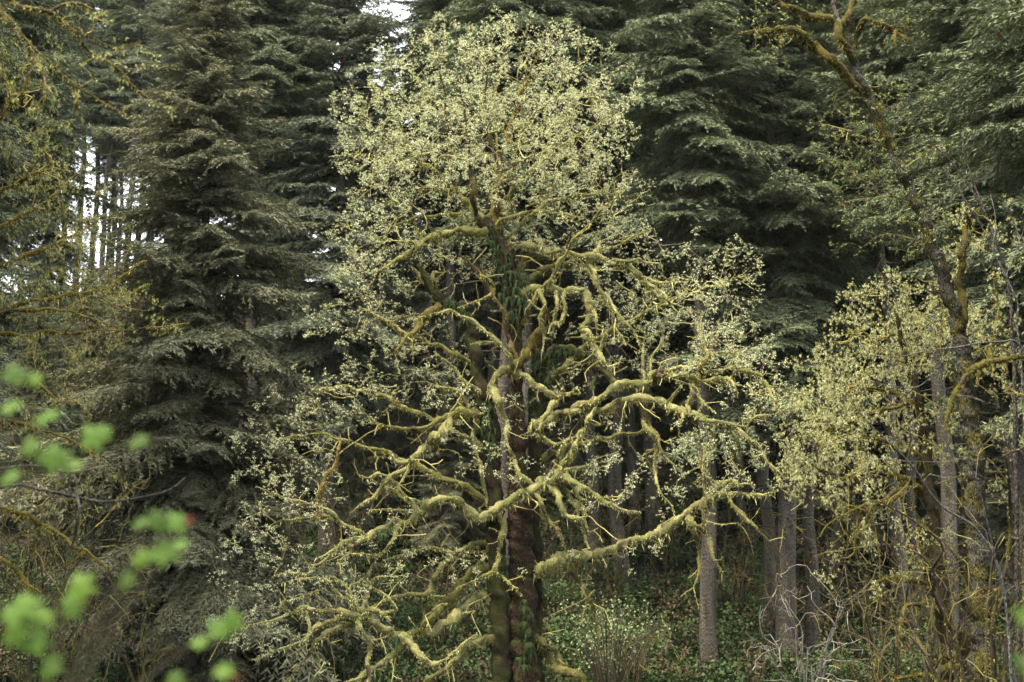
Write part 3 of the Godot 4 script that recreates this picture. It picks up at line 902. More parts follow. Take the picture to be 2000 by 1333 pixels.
		[-0.1, -1.6, [966, 1062, 5, 928, 1065, 6, 900, 1076, 6, 879, 1086, 7, 865, 1107, 7, 844, 1139, 7, 830, 1163, 7, 813, 1163, 6, 785, 1167, 5, 750, 1174, 4, 722, 1188, 4], {}], [-1.0, -1.1, [829, 1162, 6, 827, 1180, 5, 827, 1206, 1], deep], [-0.8, -1.4, [882, 1082, 4, 850, 1074, 4, 820, 1072, 4, 781, 1083, 2, 750, 1095, 1], pale], [-1.2, -1.4, [845, 1165, 4, 850, 1178, 3, 842, 1196, 1], deep],
		[-1.5, -2.6, [785, 1243, 9, 802, 1261, 9, 827, 1286, 8, 851, 1300, 7, 890, 1275, 4, 932, 1237, 2], pale], [-1.5, -2.4, [790, 1240, 8, 778, 1268, 9, 750, 1289, 8, 722, 1310, 7, 683, 1333, 5, 640, 1370, 2], pale], [0.05, -1.6, [975, 1245, 9, 957, 1251, 9, 918, 1265, 8, 876, 1303, 7, 837, 1331, 6, 800, 1370, 2], {}],
		[-2.0, -2.6, [618, 1252, 4, 608, 1275, 4, 625, 1290, 3, 640, 1295, 1], pale], [-2.0, -2.5, [592, 1200, 4, 605, 1220, 4, 603, 1240, 2], pale], [-2.2, -2.8, [568, 1202, 3, 550, 1180, 3, 580, 1170, 2, 630, 1150, 1], pale],
		[-2.2, -2.0, [690, 1177, 4, 660, 1160, 4, 630, 1135, 3, 590, 1130, 3, 550, 1140, 1], pale], [-1.9, -1.5, [683, 1160, 4, 670, 1140, 3, 640, 1125, 2, 600, 1100, 1], pale],
		# low right limb
		[0.1, -2.5, [1036, 1116, 12, 1050, 1111, 12, 1077, 1104, 14, 1115, 1090, 13, 1161, 1083, 11, 1196, 1076, 11, 1245, 1055, 11, 1301, 1034, 11, 1350, 1002, 11, 1381, 974, 9, 1420, 946, 7, 1440, 946, 3], pale],
		[-2.1, -3.0, [1384, 972, 6, 1400, 968, 5, 1427, 966, 5, 1458, 967, 5, 1493, 971, 4, 1520, 955, 1], pale], [-2.1, -1.8, [1380, 974, 4, 1376, 936, 4, 1373, 884, 1], {}], [-1.9, -2.1, [1348, 1006, 6, 1354, 1030, 6, 1360, 1055, 5, 1366, 1093, 4, 1367, 1118, 3, 1352, 1150, 1], {}], [-1.9, -2.4, [1352, 1010, 6, 1360, 1028, 6, 1378, 1048, 5, 1395, 1086, 3, 1414, 1127, 1], {}], [-2.4, -3.0, [1424, 968, 5, 1430, 976, 5, 1441, 995, 5, 1469, 1027, 3, 1502, 1057, 1], {}],
		[-2.1, -2.2, [1374, 985, 5, 1374, 1005, 5, 1379, 1022, 4, 1382, 1064, 1], {}], [-2.3, -2.2, [1418, 948, 4, 1400, 945, 3, 1380, 930, 1], pale], [-2.5, -2.9, [1430, 948, 4, 1448, 945, 4, 1472, 946, 1], pale], [-0.8, -1.0, [1116, 1100, 6, 1122, 1120, 6, 1140, 1146, 6, 1154, 1174, 4, 1163, 1210, 3, 1172, 1248, 1], {"moss": Color(0.2, 0.175, 0.055)}], [-0.9, -1.1, [1140, 1146, 4, 1144, 1180, 3, 1138, 1215, 1], {}],
		[0.1, -0.9, [1040, 1236, 10, 1052, 1252, 10, 1080, 1300, 11, 1112, 1314, 10, 1140, 1331, 8, 1175, 1365, 3], {"moss": Color(0.2, 0.18, 0.06)}], [0.0, -0.4, [1044, 1244, 7, 1058, 1256, 7, 1084, 1279, 6, 1103, 1298, 3], {"moss": Color(0.2, 0.18, 0.06)}],
		# risers of the upper crown
		[0.0, 0.6, [952, 436, 8, 940, 422, 7, 925, 406, 7, 887, 371, 6, 845, 329, 5, 806, 301, 4, 785, 259, 3, 778, 206, 1], gold], [-0.1, -0.8, [940, 440, 7, 929, 420, 7, 925, 385, 7, 920, 343, 6, 918, 280, 4, 901, 185, 2, 896, 120, 1], {"moss": Color(0.12, 0.10, 0.035), "bare": 0.3}],
		[-0.1, -0.4, [962, 452, 10, 969, 430, 9, 973, 378, 8, 976, 332, 7, 988, 280, 5, 1002, 227, 4, 1020, 182, 3, 1055, 98, 1], {"moss": Color(0.26, 0.18, 0.05), "bare": 0.1}], [-0.2, -0.9, [975, 340, 4, 964, 301, 4, 950, 210, 4, 950, 157, 2, 953, 91, 1], {"moss": Color(0.2, 0.16, 0.05), "bare": 0.2}],
		[-0.1, -1.3, [972, 440, 7, 985, 430, 6, 1006, 423, 6, 1037, 416, 5, 1090, 416, 3, 1140, 425, 1], gold], [-0.1, -1.0, [974, 370, 5, 984, 358, 5, 1002, 325, 4, 1055, 301, 4, 1107, 280, 3, 1146, 252, 2, 1190, 225, 1], gold], [0.0, 0.9, [978, 400, 5, 1009, 360, 4, 1044, 329, 4, 1080, 290, 3, 1120, 220, 1], gold],
		[-0.2, -0.8, [992, 268, 4, 1010, 254, 3, 1037, 231, 3, 1076, 196, 3, 1104, 140, 1], gold], [0.2, 0.8, [966, 446, 6, 995, 420, 5, 999, 350, 5, 1013, 287, 4, 1020, 220, 2, 1010, 150, 1], {"moss": Color(0.2, 0.15, 0.05), "bare": 0.3}], [0.2, 1.2, [985, 470, 5, 1030, 430, 5, 1055, 406, 5, 1060, 350, 4, 1066, 310, 2, 1075, 250, 1], gold],
		[0.5, 1.5, [1050, 410, 4, 1069, 381, 4, 1097, 336, 3, 1140, 300, 1], gold], [0.4, -0.2, [1045, 415, 4, 1075, 396, 4, 1107, 385, 4, 1160, 378, 3, 1220, 370, 1], gold], [0.4, 1.2, [893, 378, 4, 841, 367, 4, 792, 378, 3, 750, 399, 1], gold],
		[0.3, -0.5, [895, 380, 4, 880, 315, 4, 872, 224, 3, 869, 175, 2, 852, 126, 1], {"moss": Color(0.17, 0.13, 0.05), "bare": 0.3}], [0.2, 0.5, [873, 232, 3, 850, 195, 2, 824, 168, 2, 796, 133, 1], gold], [0.4, 1.3, [840, 325, 3, 800, 330, 3, 750, 310, 2, 700, 300, 1], gold], [0.4, 1.3, [945, 440, 5, 960, 400, 4, 970, 300, 3, 965, 200, 2, 985, 110, 1], gold],
		# back limbs
		[0.5, 2.8, [1050, 760, 7, 1120, 700, 6, 1200, 640, 5, 1290, 600, 4, 1380, 560, 2], gold], [0.4, 2.6, [965, 880, 7, 900, 850, 6, 800, 800, 5, 700, 760, 4, 610, 760, 2], gold], [0.3, 2.4, [935, 720, 6, 860, 680, 5, 780, 640, 4, 700, 600, 2], gold], [0.4, 2.8, [960, 980, 7, 860, 930, 6, 740, 880, 5, 620, 850, 3, 540, 860, 1], gold], [0.6, 2.4, [1046, 900, 7, 1120, 870, 6, 1200, 850, 5, 1280, 840, 2], gold],
		[0.2, -2.4, [1010, 640, 6, 1040, 600, 5, 1120, 470, 4, 1210, 380, 2], gold]]
	for e in S:
		limb(t, net, D, e[0], e[1], e[2], e[3])
	var sp := twigs(net, spurs(net, 1000, 1.0), {"arch": 0.0, "wiggle": 0.03, "turn": 0.3})
	part("mossy_spurs", twig_mesh(net, sp, {"mossy": 1.0, "r": 0.006, "sleeve": 0.6, "moss": Color(0.30, 0.265, 0.10)}).mesh(M.twig), t, true)
	part("moss_fringe", hair(net, sp.first, Color(0.30, 0.27, 0.105), 5).mesh(M.fringe), t, true)
	var goals := cloud([[955, 205, 260, 160, 30.0, 2.6, 1150], [800, 300, 115, 120, 30.0, 2.0, 240], [725, 290, 70, 110, 30.2, 1.8, 170], [1120, 270, 110, 130, 29.8, 2.2, 280], [1180, 250, 60, 90, 30.2, 1.8, 60], [880, 110, 110, 50, 30.0, 1.6, 70], [1060, 90, 90, 55, 30.0, 1.6, 60], [1170, 400, 120, 70, 29.6, 2.0, 100],
		[960, 350, 220, 70, 30.4, 2.4, 190], [740, 450, 90, 90, 29.6, 1.6, 170], [710, 540, 60, 60, 29.3, 1.3, 50], [1080, 470, 220, 60, 31.4, 1.2, 110], [870, 500, 130, 60, 31.3, 1.2, 60],
		[1390, 560, 95, 100, 31.0, 1.8, 180], [1280, 640, 150, 110, 30.2, 2.0, 130], [1210, 560, 130, 70, 30.0, 1.6, 80], [1430, 690, 100, 50, 28.0, 1.4, 110], [1480, 760, 70, 60, 27.6, 1.2, 50],
		[730, 620, 120, 80, 31.0, 1.6, 90], [800, 720, 140, 90, 31.0, 1.6, 90], [660, 770, 110, 60, 31.2, 1.4, 70], [560, 850, 110, 60, 31.0, 1.4, 60], [560, 930, 120, 70, 29.6, 1.4, 55], [640, 1000, 140, 70, 28.6, 1.3, 45],
		[520, 1100, 110, 80, 28.0, 1.3, 50], [690, 1110, 120, 60, 28.2, 1.2, 25], [500, 1220, 90, 60, 27.5, 1.0, 25], [1290, 900, 150, 80, 28.2, 1.4, 60], [1420, 890, 100, 80, 27.6, 1.2, 70], [1150, 940, 110, 60, 28.0, 1.0, 30], [1010, 860, 170, 70, 28.5, 1.0, 34], [1110, 740, 120, 80, 30.6, 1.6, 34], [920, 1090, 140, 50, 28.6, 1.0, 18], [1210, 1070, 120, 40, 28.2, 0.8, 12], [850, 780, 130, 70, 28.8, 1.0, 22]], t)
	var tw := twigs(net, goals, {"arch": 0.1, "wiggle": 0.06})
	part("twigwork", twig_mesh(net, tw, {"mossy": 0.12, "creep": 0.018, "r": 0.0052, "sleeve": 0.4, "wood": Color(0.10, 0.075, 0.055)}).mesh(M.twig), t, true)
	var pale_leaf := [Color(0.52, 0.53, 0.345), Color(0.47, 0.485, 0.285), Color(0.58, 0.58, 0.41), Color(0.43, 0.455, 0.24), Color(0.50, 0.50, 0.315)]
	part("foliage", leaves(net, tw, "maple", pale_leaf, {"per": 4.0, "size": 0.5, "gap": 0.16}).mesh(M.leaf), t, true)
	# licorice ferns rooted in the moss
	var fern := []
	for i in 4: fern.append(fern_shape(6, rnd(0.20, 0.30), Color(0.038, 0.062, 0.018), 0.3, 0.9).mesh(M.fern))
	for e in [[958, 446, -0.25], [950, 462, -0.3], [966, 470, -0.3], [975, 480, -0.35], [982, 500, -0.3], [990, 515, -0.3], [996, 530, -0.32], [985, 540, -0.25], [1004, 548, -0.35], [1012, 560, -0.35], [990, 560, -0.25], [1020, 556, -0.2], [1016, 578, -0.3], [1000, 585, -0.3], [983, 575, -0.2], [1024, 540, -0.2], [972, 505, -0.2], [1022, 590, -0.25], [1003, 610, -0.25], [978, 525, -0.2],
			[1062, 690, 0.0], [1074, 688, -0.1], [1090, 678, -0.2], [1106, 682, -0.3], [1122, 684, -0.4], [1140, 694, -0.5], [1070, 705, 0.0], [1064, 722, 0.0], [1050, 700, 0.1], [1046, 780, 0.2], [1040, 800, 0.15], [1050, 815, 0.1], [1036, 770, 0.2],
			[955, 790, -0.4], [950, 805, -0.4], [962, 815, -0.4], [948, 830, -0.4], [958, 845, -0.4], [966, 860, -0.35], [955, 870, -0.4], [962, 885, -0.4], [950, 855, -0.35],
			[1026, 1178, -0.5], [1030, 1195, -0.5], [1022, 1215, -0.5], [1030, 1232, -0.5], [1024, 1250, -0.5], [1032, 1268, -0.5], [1020, 1285, -0.5], [1028, 1300, -0.5], [880, 596, -0.3], [895, 604, -0.3], [868, 590, -0.3], [910, 620, -0.3], [760, 1024, -1.6], [745, 1034, -1.6], [782, 1250, -1.7], [770, 1246, -1.7], [880, 1222, -1.2], [702, 1214, -1.9], [984, 1090, -0.4], [978, 1110, -0.4], [1000, 690, -0.3], [1120, 1094, -0.8], [1150, 1088, -1.0]]:
		for twice in 3:
			var f := part("licorice_fern", fern[rng.randi() % 4], t)
			f.position = spot(e[0] + rnd(-9, 9), e[1] + rnd(-9, 9), D + e[2] + rnd(-0.1, 0.1)) - t.position
			f.basis = (Basis(Vector3.RIGHT, rnd(-0.3, 0.5)) * Basis(Vector3.UP, rnd(0, TAU))).scaled(Vector3.ONE * rnd(0.7, 1.3))

func build_leaning_tree() -> void:
	var D := 25.0
	var t := thing("leaning_tree", ground(1925, D), "leaning mossy trunk rising from lower right to the top edge, thin green leaves", "tree")
	var net := Net.new()
	var bk := Color(0.085, 0.078, 0.06)
	var ms := Color(0.105, 0.088, 0.026)
	limb(t, net, D, 0.0, -0.6, [1928, 1480, 34, 1920, 1300, 30, 1912, 1100, 27, 1905, 900, 24, 1895, 800, 22, 1883, 700, 21, 1868, 620, 20, 1845, 545, 18, 1818, 470, 16, 1790, 400, 15, 1760, 335, 14, 1735, 285, 13, 1715, 235, 13, 1700, 195, 12, 1684, 160, 11, 1668, 120, 10, 1660, 90, 11, 1654, 74, 8], {"name": "trunk", "bare": 0.4, "bark": bk, "moss": ms, "lump": 0.42, "sides": 14, "shag": 1.1, "thin": 0.7})
	var thick := {"moss": Color(0.135, 0.11, 0.028), "lump": 0.45, "shag": 1.2, "thin": 0.85}
	for e in [[-0.4, -1.6, [1680, 178, 8, 1664, 164, 9, 1643, 133, 11, 1615, 108, 13, 1587, 91, 12, 1566, 70, 12, 1538, 59, 11, 1510, 58, 9, 1475, 61, 4, 1440, 66, 1], thick], [-0.5, -1.0, [1662, 96, 9, 1646, 77, 8, 1629, 49, 7, 1608, 35, 9, 1580, 26, 9, 1545, 14, 8, 1520, 0, 4, 1500, -20, 1], thick],
			[-0.5, -0.3, [1656, 84, 8, 1647, 66, 8, 1645, 49, 9, 1657, 31, 8, 1667, 0, 7, 1674, -50, 4], thick], [-0.5, 0.2, [1650, 60, 6, 1639, 42, 5, 1629, 14, 5, 1622, -40, 4], {"bare": 0.6, "bark": Color(0.14, 0.11, 0.10), "lump": 0.2}],
			[-0.5, -1.2, [1664, 100, 6, 1668, 84, 6, 1674, 60, 6, 1685, 42, 7, 1702, 37, 7, 1727, 49, 5, 1751, 60, 5, 1772, 77, 2], thick], [-1.0, -1.3, [1750, 60, 4, 1747, 80, 3, 1752, 102, 1], thick], [-1.0, -1.2, [1755, 55, 3, 1770, 52, 2, 1790, 56, 1], thick],
			[-1.3, -1.5, [1524, 62, 5, 1526, 84, 4, 1532, 104, 2], thick], [-0.3, -0.5, [1708, 212, 5, 1716, 205, 8, 1716, 250, 8, 1726, 270, 7, 1745, 288, 5], thick], [-0.1, -0.3, [1885, 640, 10, 1876, 560, 9, 1880, 500, 8, 1895, 440, 7, 1885, 415, 3], {"moss": Color(0.14, 0.115, 0.03)}],
			[-0.2, 0.8, [1735, 290, 4, 1690, 270, 3, 1640, 250, 2, 1600, 240, 1], {}], [-0.2, 0.8, [1790, 400, 4, 1740, 385, 3, 1680, 390, 2, 1640, 400, 1], {}], [-0.2, -0.8, [1760, 340, 4, 1790, 310, 3, 1830, 290, 2, 1870, 280, 1], {}], [-0.2, 0.6, [1830, 500, 4, 1790, 470, 3, 1730, 460, 2, 1690, 480, 1], {}]]:
		limb(t, net, D, e[0], e[1], e[2], e[3])
	var goals := cloud([[1690, 230, 110, 70, 24.8, 1.4, 120], [1640, 300, 80, 80, 25.0, 1.3, 100], [1720, 360, 100, 90, 25.0, 1.4, 150], [1800, 480, 90, 80, 24.8, 1.2, 70], [1700, 460, 70, 50, 25.0, 1.2, 40], [1800, 280, 90, 70, 24.4, 1.2, 50], [1490, 70, 80, 50, 23.6, 1.0, 70], [1560, 20, 80, 40, 24.2, 1.0, 40], [1760, 200, 80, 60, 24.6, 1.2, 40], [1840, 420, 70, 60, 24.6, 1.0, 40], [1760, 50, 60, 40, 24.0, 0.8, 12]], t)
	var tw := twigs(net, goals, {"most": 3.0})
	part("twigwork", twig_mesh(net, tw, {"mossy": 0.0, "creep": 0.0, "moss": Color(0.12, 0.10, 0.035), "r": 0.0032, "wood": Color(0.09, 0.072, 0.055)}).mesh(M.twig), t, true)
	part("foliage", leaves(net, tw, "small", [Color(0.22, 0.25, 0.085), Color(0.27, 0.29, 0.11), Color(0.17, 0.20, 0.07)], {"per": 1.3, "size": 0.8, "gap": 0.15}).mesh(M.leaf), t, true)

func build_right_maple() -> void:
	var D := 28.0
	var t := thing("flowering_maple", ground(1850, D), "maple hung with dense yellow-cream blossom, filling the right side", "tree")
	var net := Net.new()
	var ms := {"moss": Color(0.20, 0.16, 0.035)}
	limb(t, net, D, 0.0, -0.8, [1856, 1480, 22, 1850, 1333, 17, 1838, 1150, 14, 1818, 970, 12, 1808, 860, 10, 1790, 760, 8, 1765, 670, 5, 1750, 600, 2], {"name": "trunk", "moss": Color(0.10, 0.085, 0.028), "bare": 0.3, "lump": 0.35})
	limb(t, net, D, 0.2, 0.6, [1870, 1460, 16, 1885, 1250, 13, 1900, 1000, 10, 1905, 850, 8, 1890, 700, 5, 1880, 560, 2], {"name": "trunk", "moss": Color(0.10, 0.085, 0.028), "bare": 0.3, "lump": 0.35})
	for e in [[-0.2, -1.4, [1816, 960, 8, 1800, 952, 7, 1760, 933, 7, 1740, 924, 6, 1692, 928, 5, 1632, 936, 2], ms], [-0.2, -1.8, [1820, 972, 7, 1800, 958, 7, 1768, 948, 7, 1748, 972, 6, 1712, 984, 6, 1676, 996, 5, 1624, 1020, 2, 1600, 1050, 1], ms], [-0.2, -1.0, [1830, 1150, 7, 1808, 1142, 6, 1768, 1128, 6, 1732, 1132, 5, 1706, 1146, 2], ms], [-0.3, -1.4, [1812, 900, 6, 1768, 880, 5, 1720, 864, 4, 1660, 850, 1], ms],
			[-0.4, 0.6, [1800, 800, 6, 1740, 770, 5, 1680, 760, 4, 1610, 780, 1], ms], [-0.4, -1.5, [1795, 780, 6, 1720, 800, 5, 1640, 830, 3, 1570, 860, 1], ms], [-0.6, 0.2, [1780, 720, 5, 1720, 680, 4, 1680, 640, 2, 1660, 600, 1], ms], [0.3, 1.0, [1898, 760, 6, 1930, 700, 5, 1950, 620, 3, 1940, 520, 1], ms], [0.3, -0.5, [1902, 800, 5, 1850, 720, 4, 1840, 640, 2, 1845, 560, 1], ms],
			[-0.1, -1.2, [1836, 1120, 6, 1825, 1110, 6, 1800, 1080, 5, 1790, 1040, 4, 1806, 1022, 2], ms], [-0.8, -1.6, [1760, 950, 5, 1735, 970, 4, 1700, 1000, 3, 1660, 1060, 1], ms], [-1.0, -1.6, [1690, 992, 4, 1676, 1020, 3, 1668, 1080, 1], ms], [-0.3, -1.6, [1840, 1180, 6, 1790, 1180, 5, 1765, 1200, 4, 1750, 1260, 1], ms],
			[-0.8, -1.8, [1720, 985, 4, 1700, 1020, 3, 1680, 1040, 1], ms], [-0.4, -1.4, [1880, 1300, 8, 1840, 1310, 7, 1800, 1316, 5, 1740, 1330, 2], ms]]:
		limb(t, net, D, e[0], e[1], e[2], e[3])
	var goals := cloud([[1750, 640, 120, 90, 28.0, 1.8, 300], [1680, 750, 120, 90, 27.6, 1.6, 290], [1600, 830, 80, 80, 27.0, 1.4, 200], [1640, 920, 90, 70, 26.8, 1.3, 140], [1880, 640, 100, 110, 28.2, 1.6, 110], [1930, 480, 80, 100, 28.6, 1.4, 50], [1760, 840, 110, 70, 27.6, 1.4, 90], [1720, 1060, 130, 90, 27.0, 1.2, 60], [1900, 860, 100, 120, 28.0, 1.4, 60], [1960, 720, 70, 100, 28.6, 1.3, 50], [1570, 930, 40, 50, 26.6, 0.9, 35]], t)
	var tw := twigs(net, goals, {"most": 3.5})
	part("twigwork", twig_mesh(net, tw, {"mossy": 0.2, "wood": Color(0.10, 0.075, 0.06), "moss": Color(0.19, 0.15, 0.04)}).mesh(M.twig), t, true)
	part("foliage", leaves(net, tw, "tassel", [Color(0.39, 0.36, 0.18), Color(0.47, 0.44, 0.25), Color(0.31, 0.30, 0.13), Color(0.42, 0.39, 0.21)], {"per": 3.8, "size": 0.56, "gap": 0.2}).mesh(M.leaf), t, true)
	# leafless saplings with pale bark at the right edge
	var pl := {"bare": 1.0, "bark": Color(0.17, 0.16, 0.15), "thin": 0.5, "lump": 0.15, "shag": 0.0, "sides": 6}
	var dk := {"bare": 1.0, "bark": Color(0.09, 0.075, 0.065), "thin": 0.6, "lump": 0.15, "shag": 0.0, "sides": 6}
	sapling("bare_sapling", 1990, 22.0, "bare pale-barked sapling bowed over at the right edge", [[0, -0.3, [2020, 1460, 8, 2010, 1000, 6, 1998, 760, 5, 1988, 628, 5, 1989, 596, 4, 1965, 540, 4, 1940, 491, 3, 1919, 445, 3, 1891, 400, 2, 1870, 360, 1], pl], [-0.3, 0.3, [1940, 491, 2, 1945, 430, 2, 1935, 380, 1], pl], [-0.2, 0.3, [1965, 540, 2, 1990, 470, 2, 1975, 420, 1], pl]], [[1930, 430, 70, 70, 22, 0.8, 22]])
	sapling("bare_sapling", 1960, 23.0, "dark leafless sapling leaning left at the upper right", [[0, 0.3, [1990, 1460, 9, 1985, 900, 7, 1975, 600, 6, 1950, 480, 5, 1915, 400, 4, 1870, 330, 3, 1832, 290, 2, 1800, 262, 1], dk], [0, 0.8, [1950, 480, 4, 1900, 350, 3, 1880, 280, 2, 1893, 240, 1], dk], [0, -0.6, [1910, 396, 3, 1860, 390, 2, 1800, 392, 1], dk]], [[1880, 300, 70, 60, 23.2, 0.9, 28], [1820, 330, 60, 60, 23, 0.8, 16]])
	sapling("bare_sapling", 1925, 20.0, "pale thin stem slanting across the dark thicket at lower right", [[0, -0.8, [1985, 1470, 7, 1960, 1150, 5, 1912, 1040, 4, 1848, 996, 4, 1816, 960, 3, 1784, 912, 3, 1740, 868, 3, 1700, 830, 2, 1676, 798, 1], pl], [-0.5, -0.8, [1742, 870, 2, 1756, 845, 2, 1766, 815, 1], pl], [-0.1, -1.2, [1960, 1160, 4, 1900, 920, 3, 1840, 905, 2, 1770, 902, 1], pl]], [[1700, 870, 60, 60, 19.2, 0.6, 14], [1860, 900, 80, 50, 19.4, 0.6, 14]])
	sapling("vine_maple", 2030, 15.0, "dark mossy stem arching down in at the right edge", [[0, -0.4, [2075, 1560, 9, 2070, 1100, 8, 2060, 800, 7, 2030, 715, 7, 1990, 694, 6, 1940, 700, 6, 1890, 730, 5, 1862, 775, 5, 1852, 820, 4, 1856, 850, 1], {"moss": Color(0.12, 0.10, 0.025), "shag": 1.2}]], [[1950, 760, 60, 60, 14.8, 0.5, 16]])
	sapling("bare_sapling", 1880, 21.0, "thin white twig branch reaching left before the flowering maple", [[0, -0.8, [2080, 1500, 7, 2060, 900, 6, 2000, 690, 5, 1950, 668, 3, 1860, 680, 3, 1800, 688, 2, 1750, 698, 2, 1680, 692, 1], pl], [-0.4, -0.6, [1860, 680, 2, 1810, 745, 2, 1770, 758, 2, 1700, 745, 1], pl]], [[1760, 720, 70, 40, 20.4, 0.6, 18]])

func sapling(called: String, px: float, D: float, label: String, limbs: Array, goals: Array, tint := [], kind := "small") -> Node3D:
	var t := thing(called, ground(px, D), label, "tree")
	var net := Net.new()
	var first := true
	for e in limbs:
		var o: Dictionary = e[3].duplicate()
		if first: o.name = "stem"
		first = false
		limb(t, net, D, e[0], e[1], e[2], o)
	if goals.size():
		var tw := twigs(net, cloud(goals, t), {"most": 3.0})
		part("twigwork", twig_mesh(net, tw, {"mossy": 0.0 if tint.is_empty() else 0.2, "r": 0.003, "wood": limbs[0][3].get("bark", Color(0.1, 0.08, 0.06)), "moss": Color(0.2, 0.16, 0.04)}).mesh(M.twig), t, true)
		if tint.size():
			part("foliage", leaves(net, tw, kind, tint, {"per": 1.0, "size": 0.5, "gap": 0.1}).mesh(M.leaf), t, true)
	return t

func build_left_trees() -> void:
	# a maple out of frame at the left, its limbs overhanging the upper corner
	var ms := {"moss": Color(0.17, 0.145, 0.05), "lump": 0.45, "shag": 1.6}
	var gold := [Color(0.30, 0.31, 0.13), Color(0.26, 0.28, 0.10), Color(0.36, 0.36, 0.18)]
	sapling("overhanging_maple", -420, 14.0, "lichen-hung dark branches with small leaves overhanging the upper left corner", [
		[0, 0, [-420, 1700, 30, -410, 900, 24, -400, 200, 18, -380, -250, 10], {"moss": Color(0.12, 0.1, 0.035), "bare": 0.3}],
		[0, -0.4, [-400, -60, 9, -200, -110, 8, -60, -45, 7, 21, 0, 5, 56, 14, 5, 98, 26, 5, 122, 38, 5, 147, 66, 4, 175, 98, 4, 210, 122, 3, 238, 140, 3, 259, 168, 2.2, 290, 196, 1.6, 336, 210, 1.2, 381, 212, 0.8], ms],
		[0, -0.7, [-400, 10, 9, -200, -70, 8, -60, -45, 6, 0, 14, 5, 24, 45, 4, 56, 84, 4, 98, 122, 4, 140, 161, 3, 182, 189, 2, 238, 220, 1], ms],
		[-0.3, 0.2, [98, 26, 4, 126, 10, 4, 157, 7, 3, 189, 21, 2, 230, 20, 1], ms], [-0.3, -0.1, [140, 50, 2, 164, 62, 2, 185, 77, 1.5, 217, 91, 1.2, 245, 89, 1, 276, 80, 0.7], ms],
		[-0.5, -0.7, [56, 86, 4, 58, 98, 4, 73, 130, 4, 88, 160, 3, 91, 171, 2, 84, 200, 1], ms], [-0.5, -0.7, [142, 164, 3, 146, 180, 4, 150, 200, 3, 164, 238, 1.2, 195, 262, 0.8], ms]],
		[[240, 130, 70, 50, 13.6, 0.3, 14], [300, 205, 60, 25, 13.6, 0.2, 10], [60, 190, 60, 50, 13.4, 0.4, 8], [200, 30, 60, 30, 13.8, 0.3, 8], [280, 90, 40, 25, 13.8, 0.2, 6]], gold, "maple")
	# flowering maple against the left edge
	var D := 24.0
	var t := thing("flowering_maple", ground(-170, D), "maple with yellow-green tassels and golden mossy limbs along the left edge", "tree")
	var net := Net.new()
	var o := {"moss": Color(0.22, 0.17, 0.04)}
	limb(t, net, D, 0, 0.2, [-170, 1480, 34, -160, 1200, 26, -140, 900, 22, -120, 600, 18, -100, 300, 12, -90, 60, 6], {"name": "trunk", "moss": Color(0.11, 0.09, 0.03), "bare": 0.3})
	for e in [[0, -0.8, [-120, 640, 8, -40, 620, 7, 20, 612, 6, 80, 604, 5, 140, 610, 3, 230, 640, 1], o], [0, 0.8, [-118, 660, 7, 0, 652, 6, 80, 650, 5, 150, 650, 4, 230, 646, 2, 300, 640, 1.5, 370, 632, 1], o], [0.1, 1.0, [-110, 420, 7, 0, 380, 6, 60, 340, 5, 110, 330, 5, 130, 360, 2], o], [0, -0.6, [-105, 330, 6, -20, 260, 5, 40, 180, 3, 70, 100, 1], o], [0, 1.2, [-115, 560, 6, 0, 520, 5, 100, 480, 4, 180, 440, 1], o], [0.2, 1.4, [-112, 500, 6, 0, 440, 5, 80, 400, 3, 160, 330, 1], o],
			[0, 1.6, [-120, 620, 6, 60, 590, 5, 190, 572, 4, 250, 575, 4, 290, 555, 2], o], [0.8, 1.8, [180, 575, 4, 220, 555, 4, 262, 520, 3, 285, 510, 1], o], [-0.2, -1.4, [-140, 1000, 8, -40, 985, 7, 0, 990, 6, 38, 1003, 5, 87, 1030, 5, 140, 1062, 5, 175, 1083, 4, 222, 1120, 1.5], o], [-0.2, -1.0, [-150, 1100, 8, -60, 1080, 6, 0, 1094, 5, 35, 1118, 5, 56, 1142, 4, 82, 1163, 1.5], o], [-0.1, 0.8, [-135, 860, 7, 0, 830, 5, 80, 840, 4, 160, 870, 2, 220, 920, 1], o], [-0.1, -0.6, [-130, 780, 6, -20, 730, 5, 60, 740, 4, 120, 790, 1], o]]:
		limb(t, net, D, e[0], e[1], e[2], e[3])
	var goals := cloud([[40, 130, 70, 90, 23.8, 1.2, 70], [70, 260, 80, 80, 24.2, 1.4, 80], [110, 370, 90, 80, 24.4, 1.4, 110], [130, 480, 110, 70, 24.6, 1.4, 130], [90, 570, 110, 60, 24.2, 1.3, 90], [210, 590, 90, 50, 25.0, 1.0, 60], [120, 690, 130, 60, 24.0, 1.2, 70], [80, 800, 110, 60, 23.8, 1.0, 40], [120, 960, 110, 90, 23.4, 1.0, 45], [310, 640, 60, 16, 24.8, 0.4, 16]], t)
	var tw := twigs(net, goals, {"most": 3.5})
	part("twigwork", twig_mesh(net, tw, {"mossy": 0.15, "wood": Color(0.08, 0.06, 0.05), "moss": Color(0.2, 0.15, 0.04)}).mesh(M.twig), t, true)
	part("foliage", leaves(net, tw, "tassel", [Color(0.25, 0.225, 0.08), Color(0.31, 0.285, 0.12), Color(0.19, 0.19, 0.06)], {"per": 2.8, "size": 0.5, "gap": 0.18}).mesh(M.leaf), t, true)
	# dark whip of a sapling low at left
	var dk := {"bare": 1.0, "bark": Color(0.08, 0.07, 0.06), "lump": 0.12, "shag": 0.0, "sides": 6}
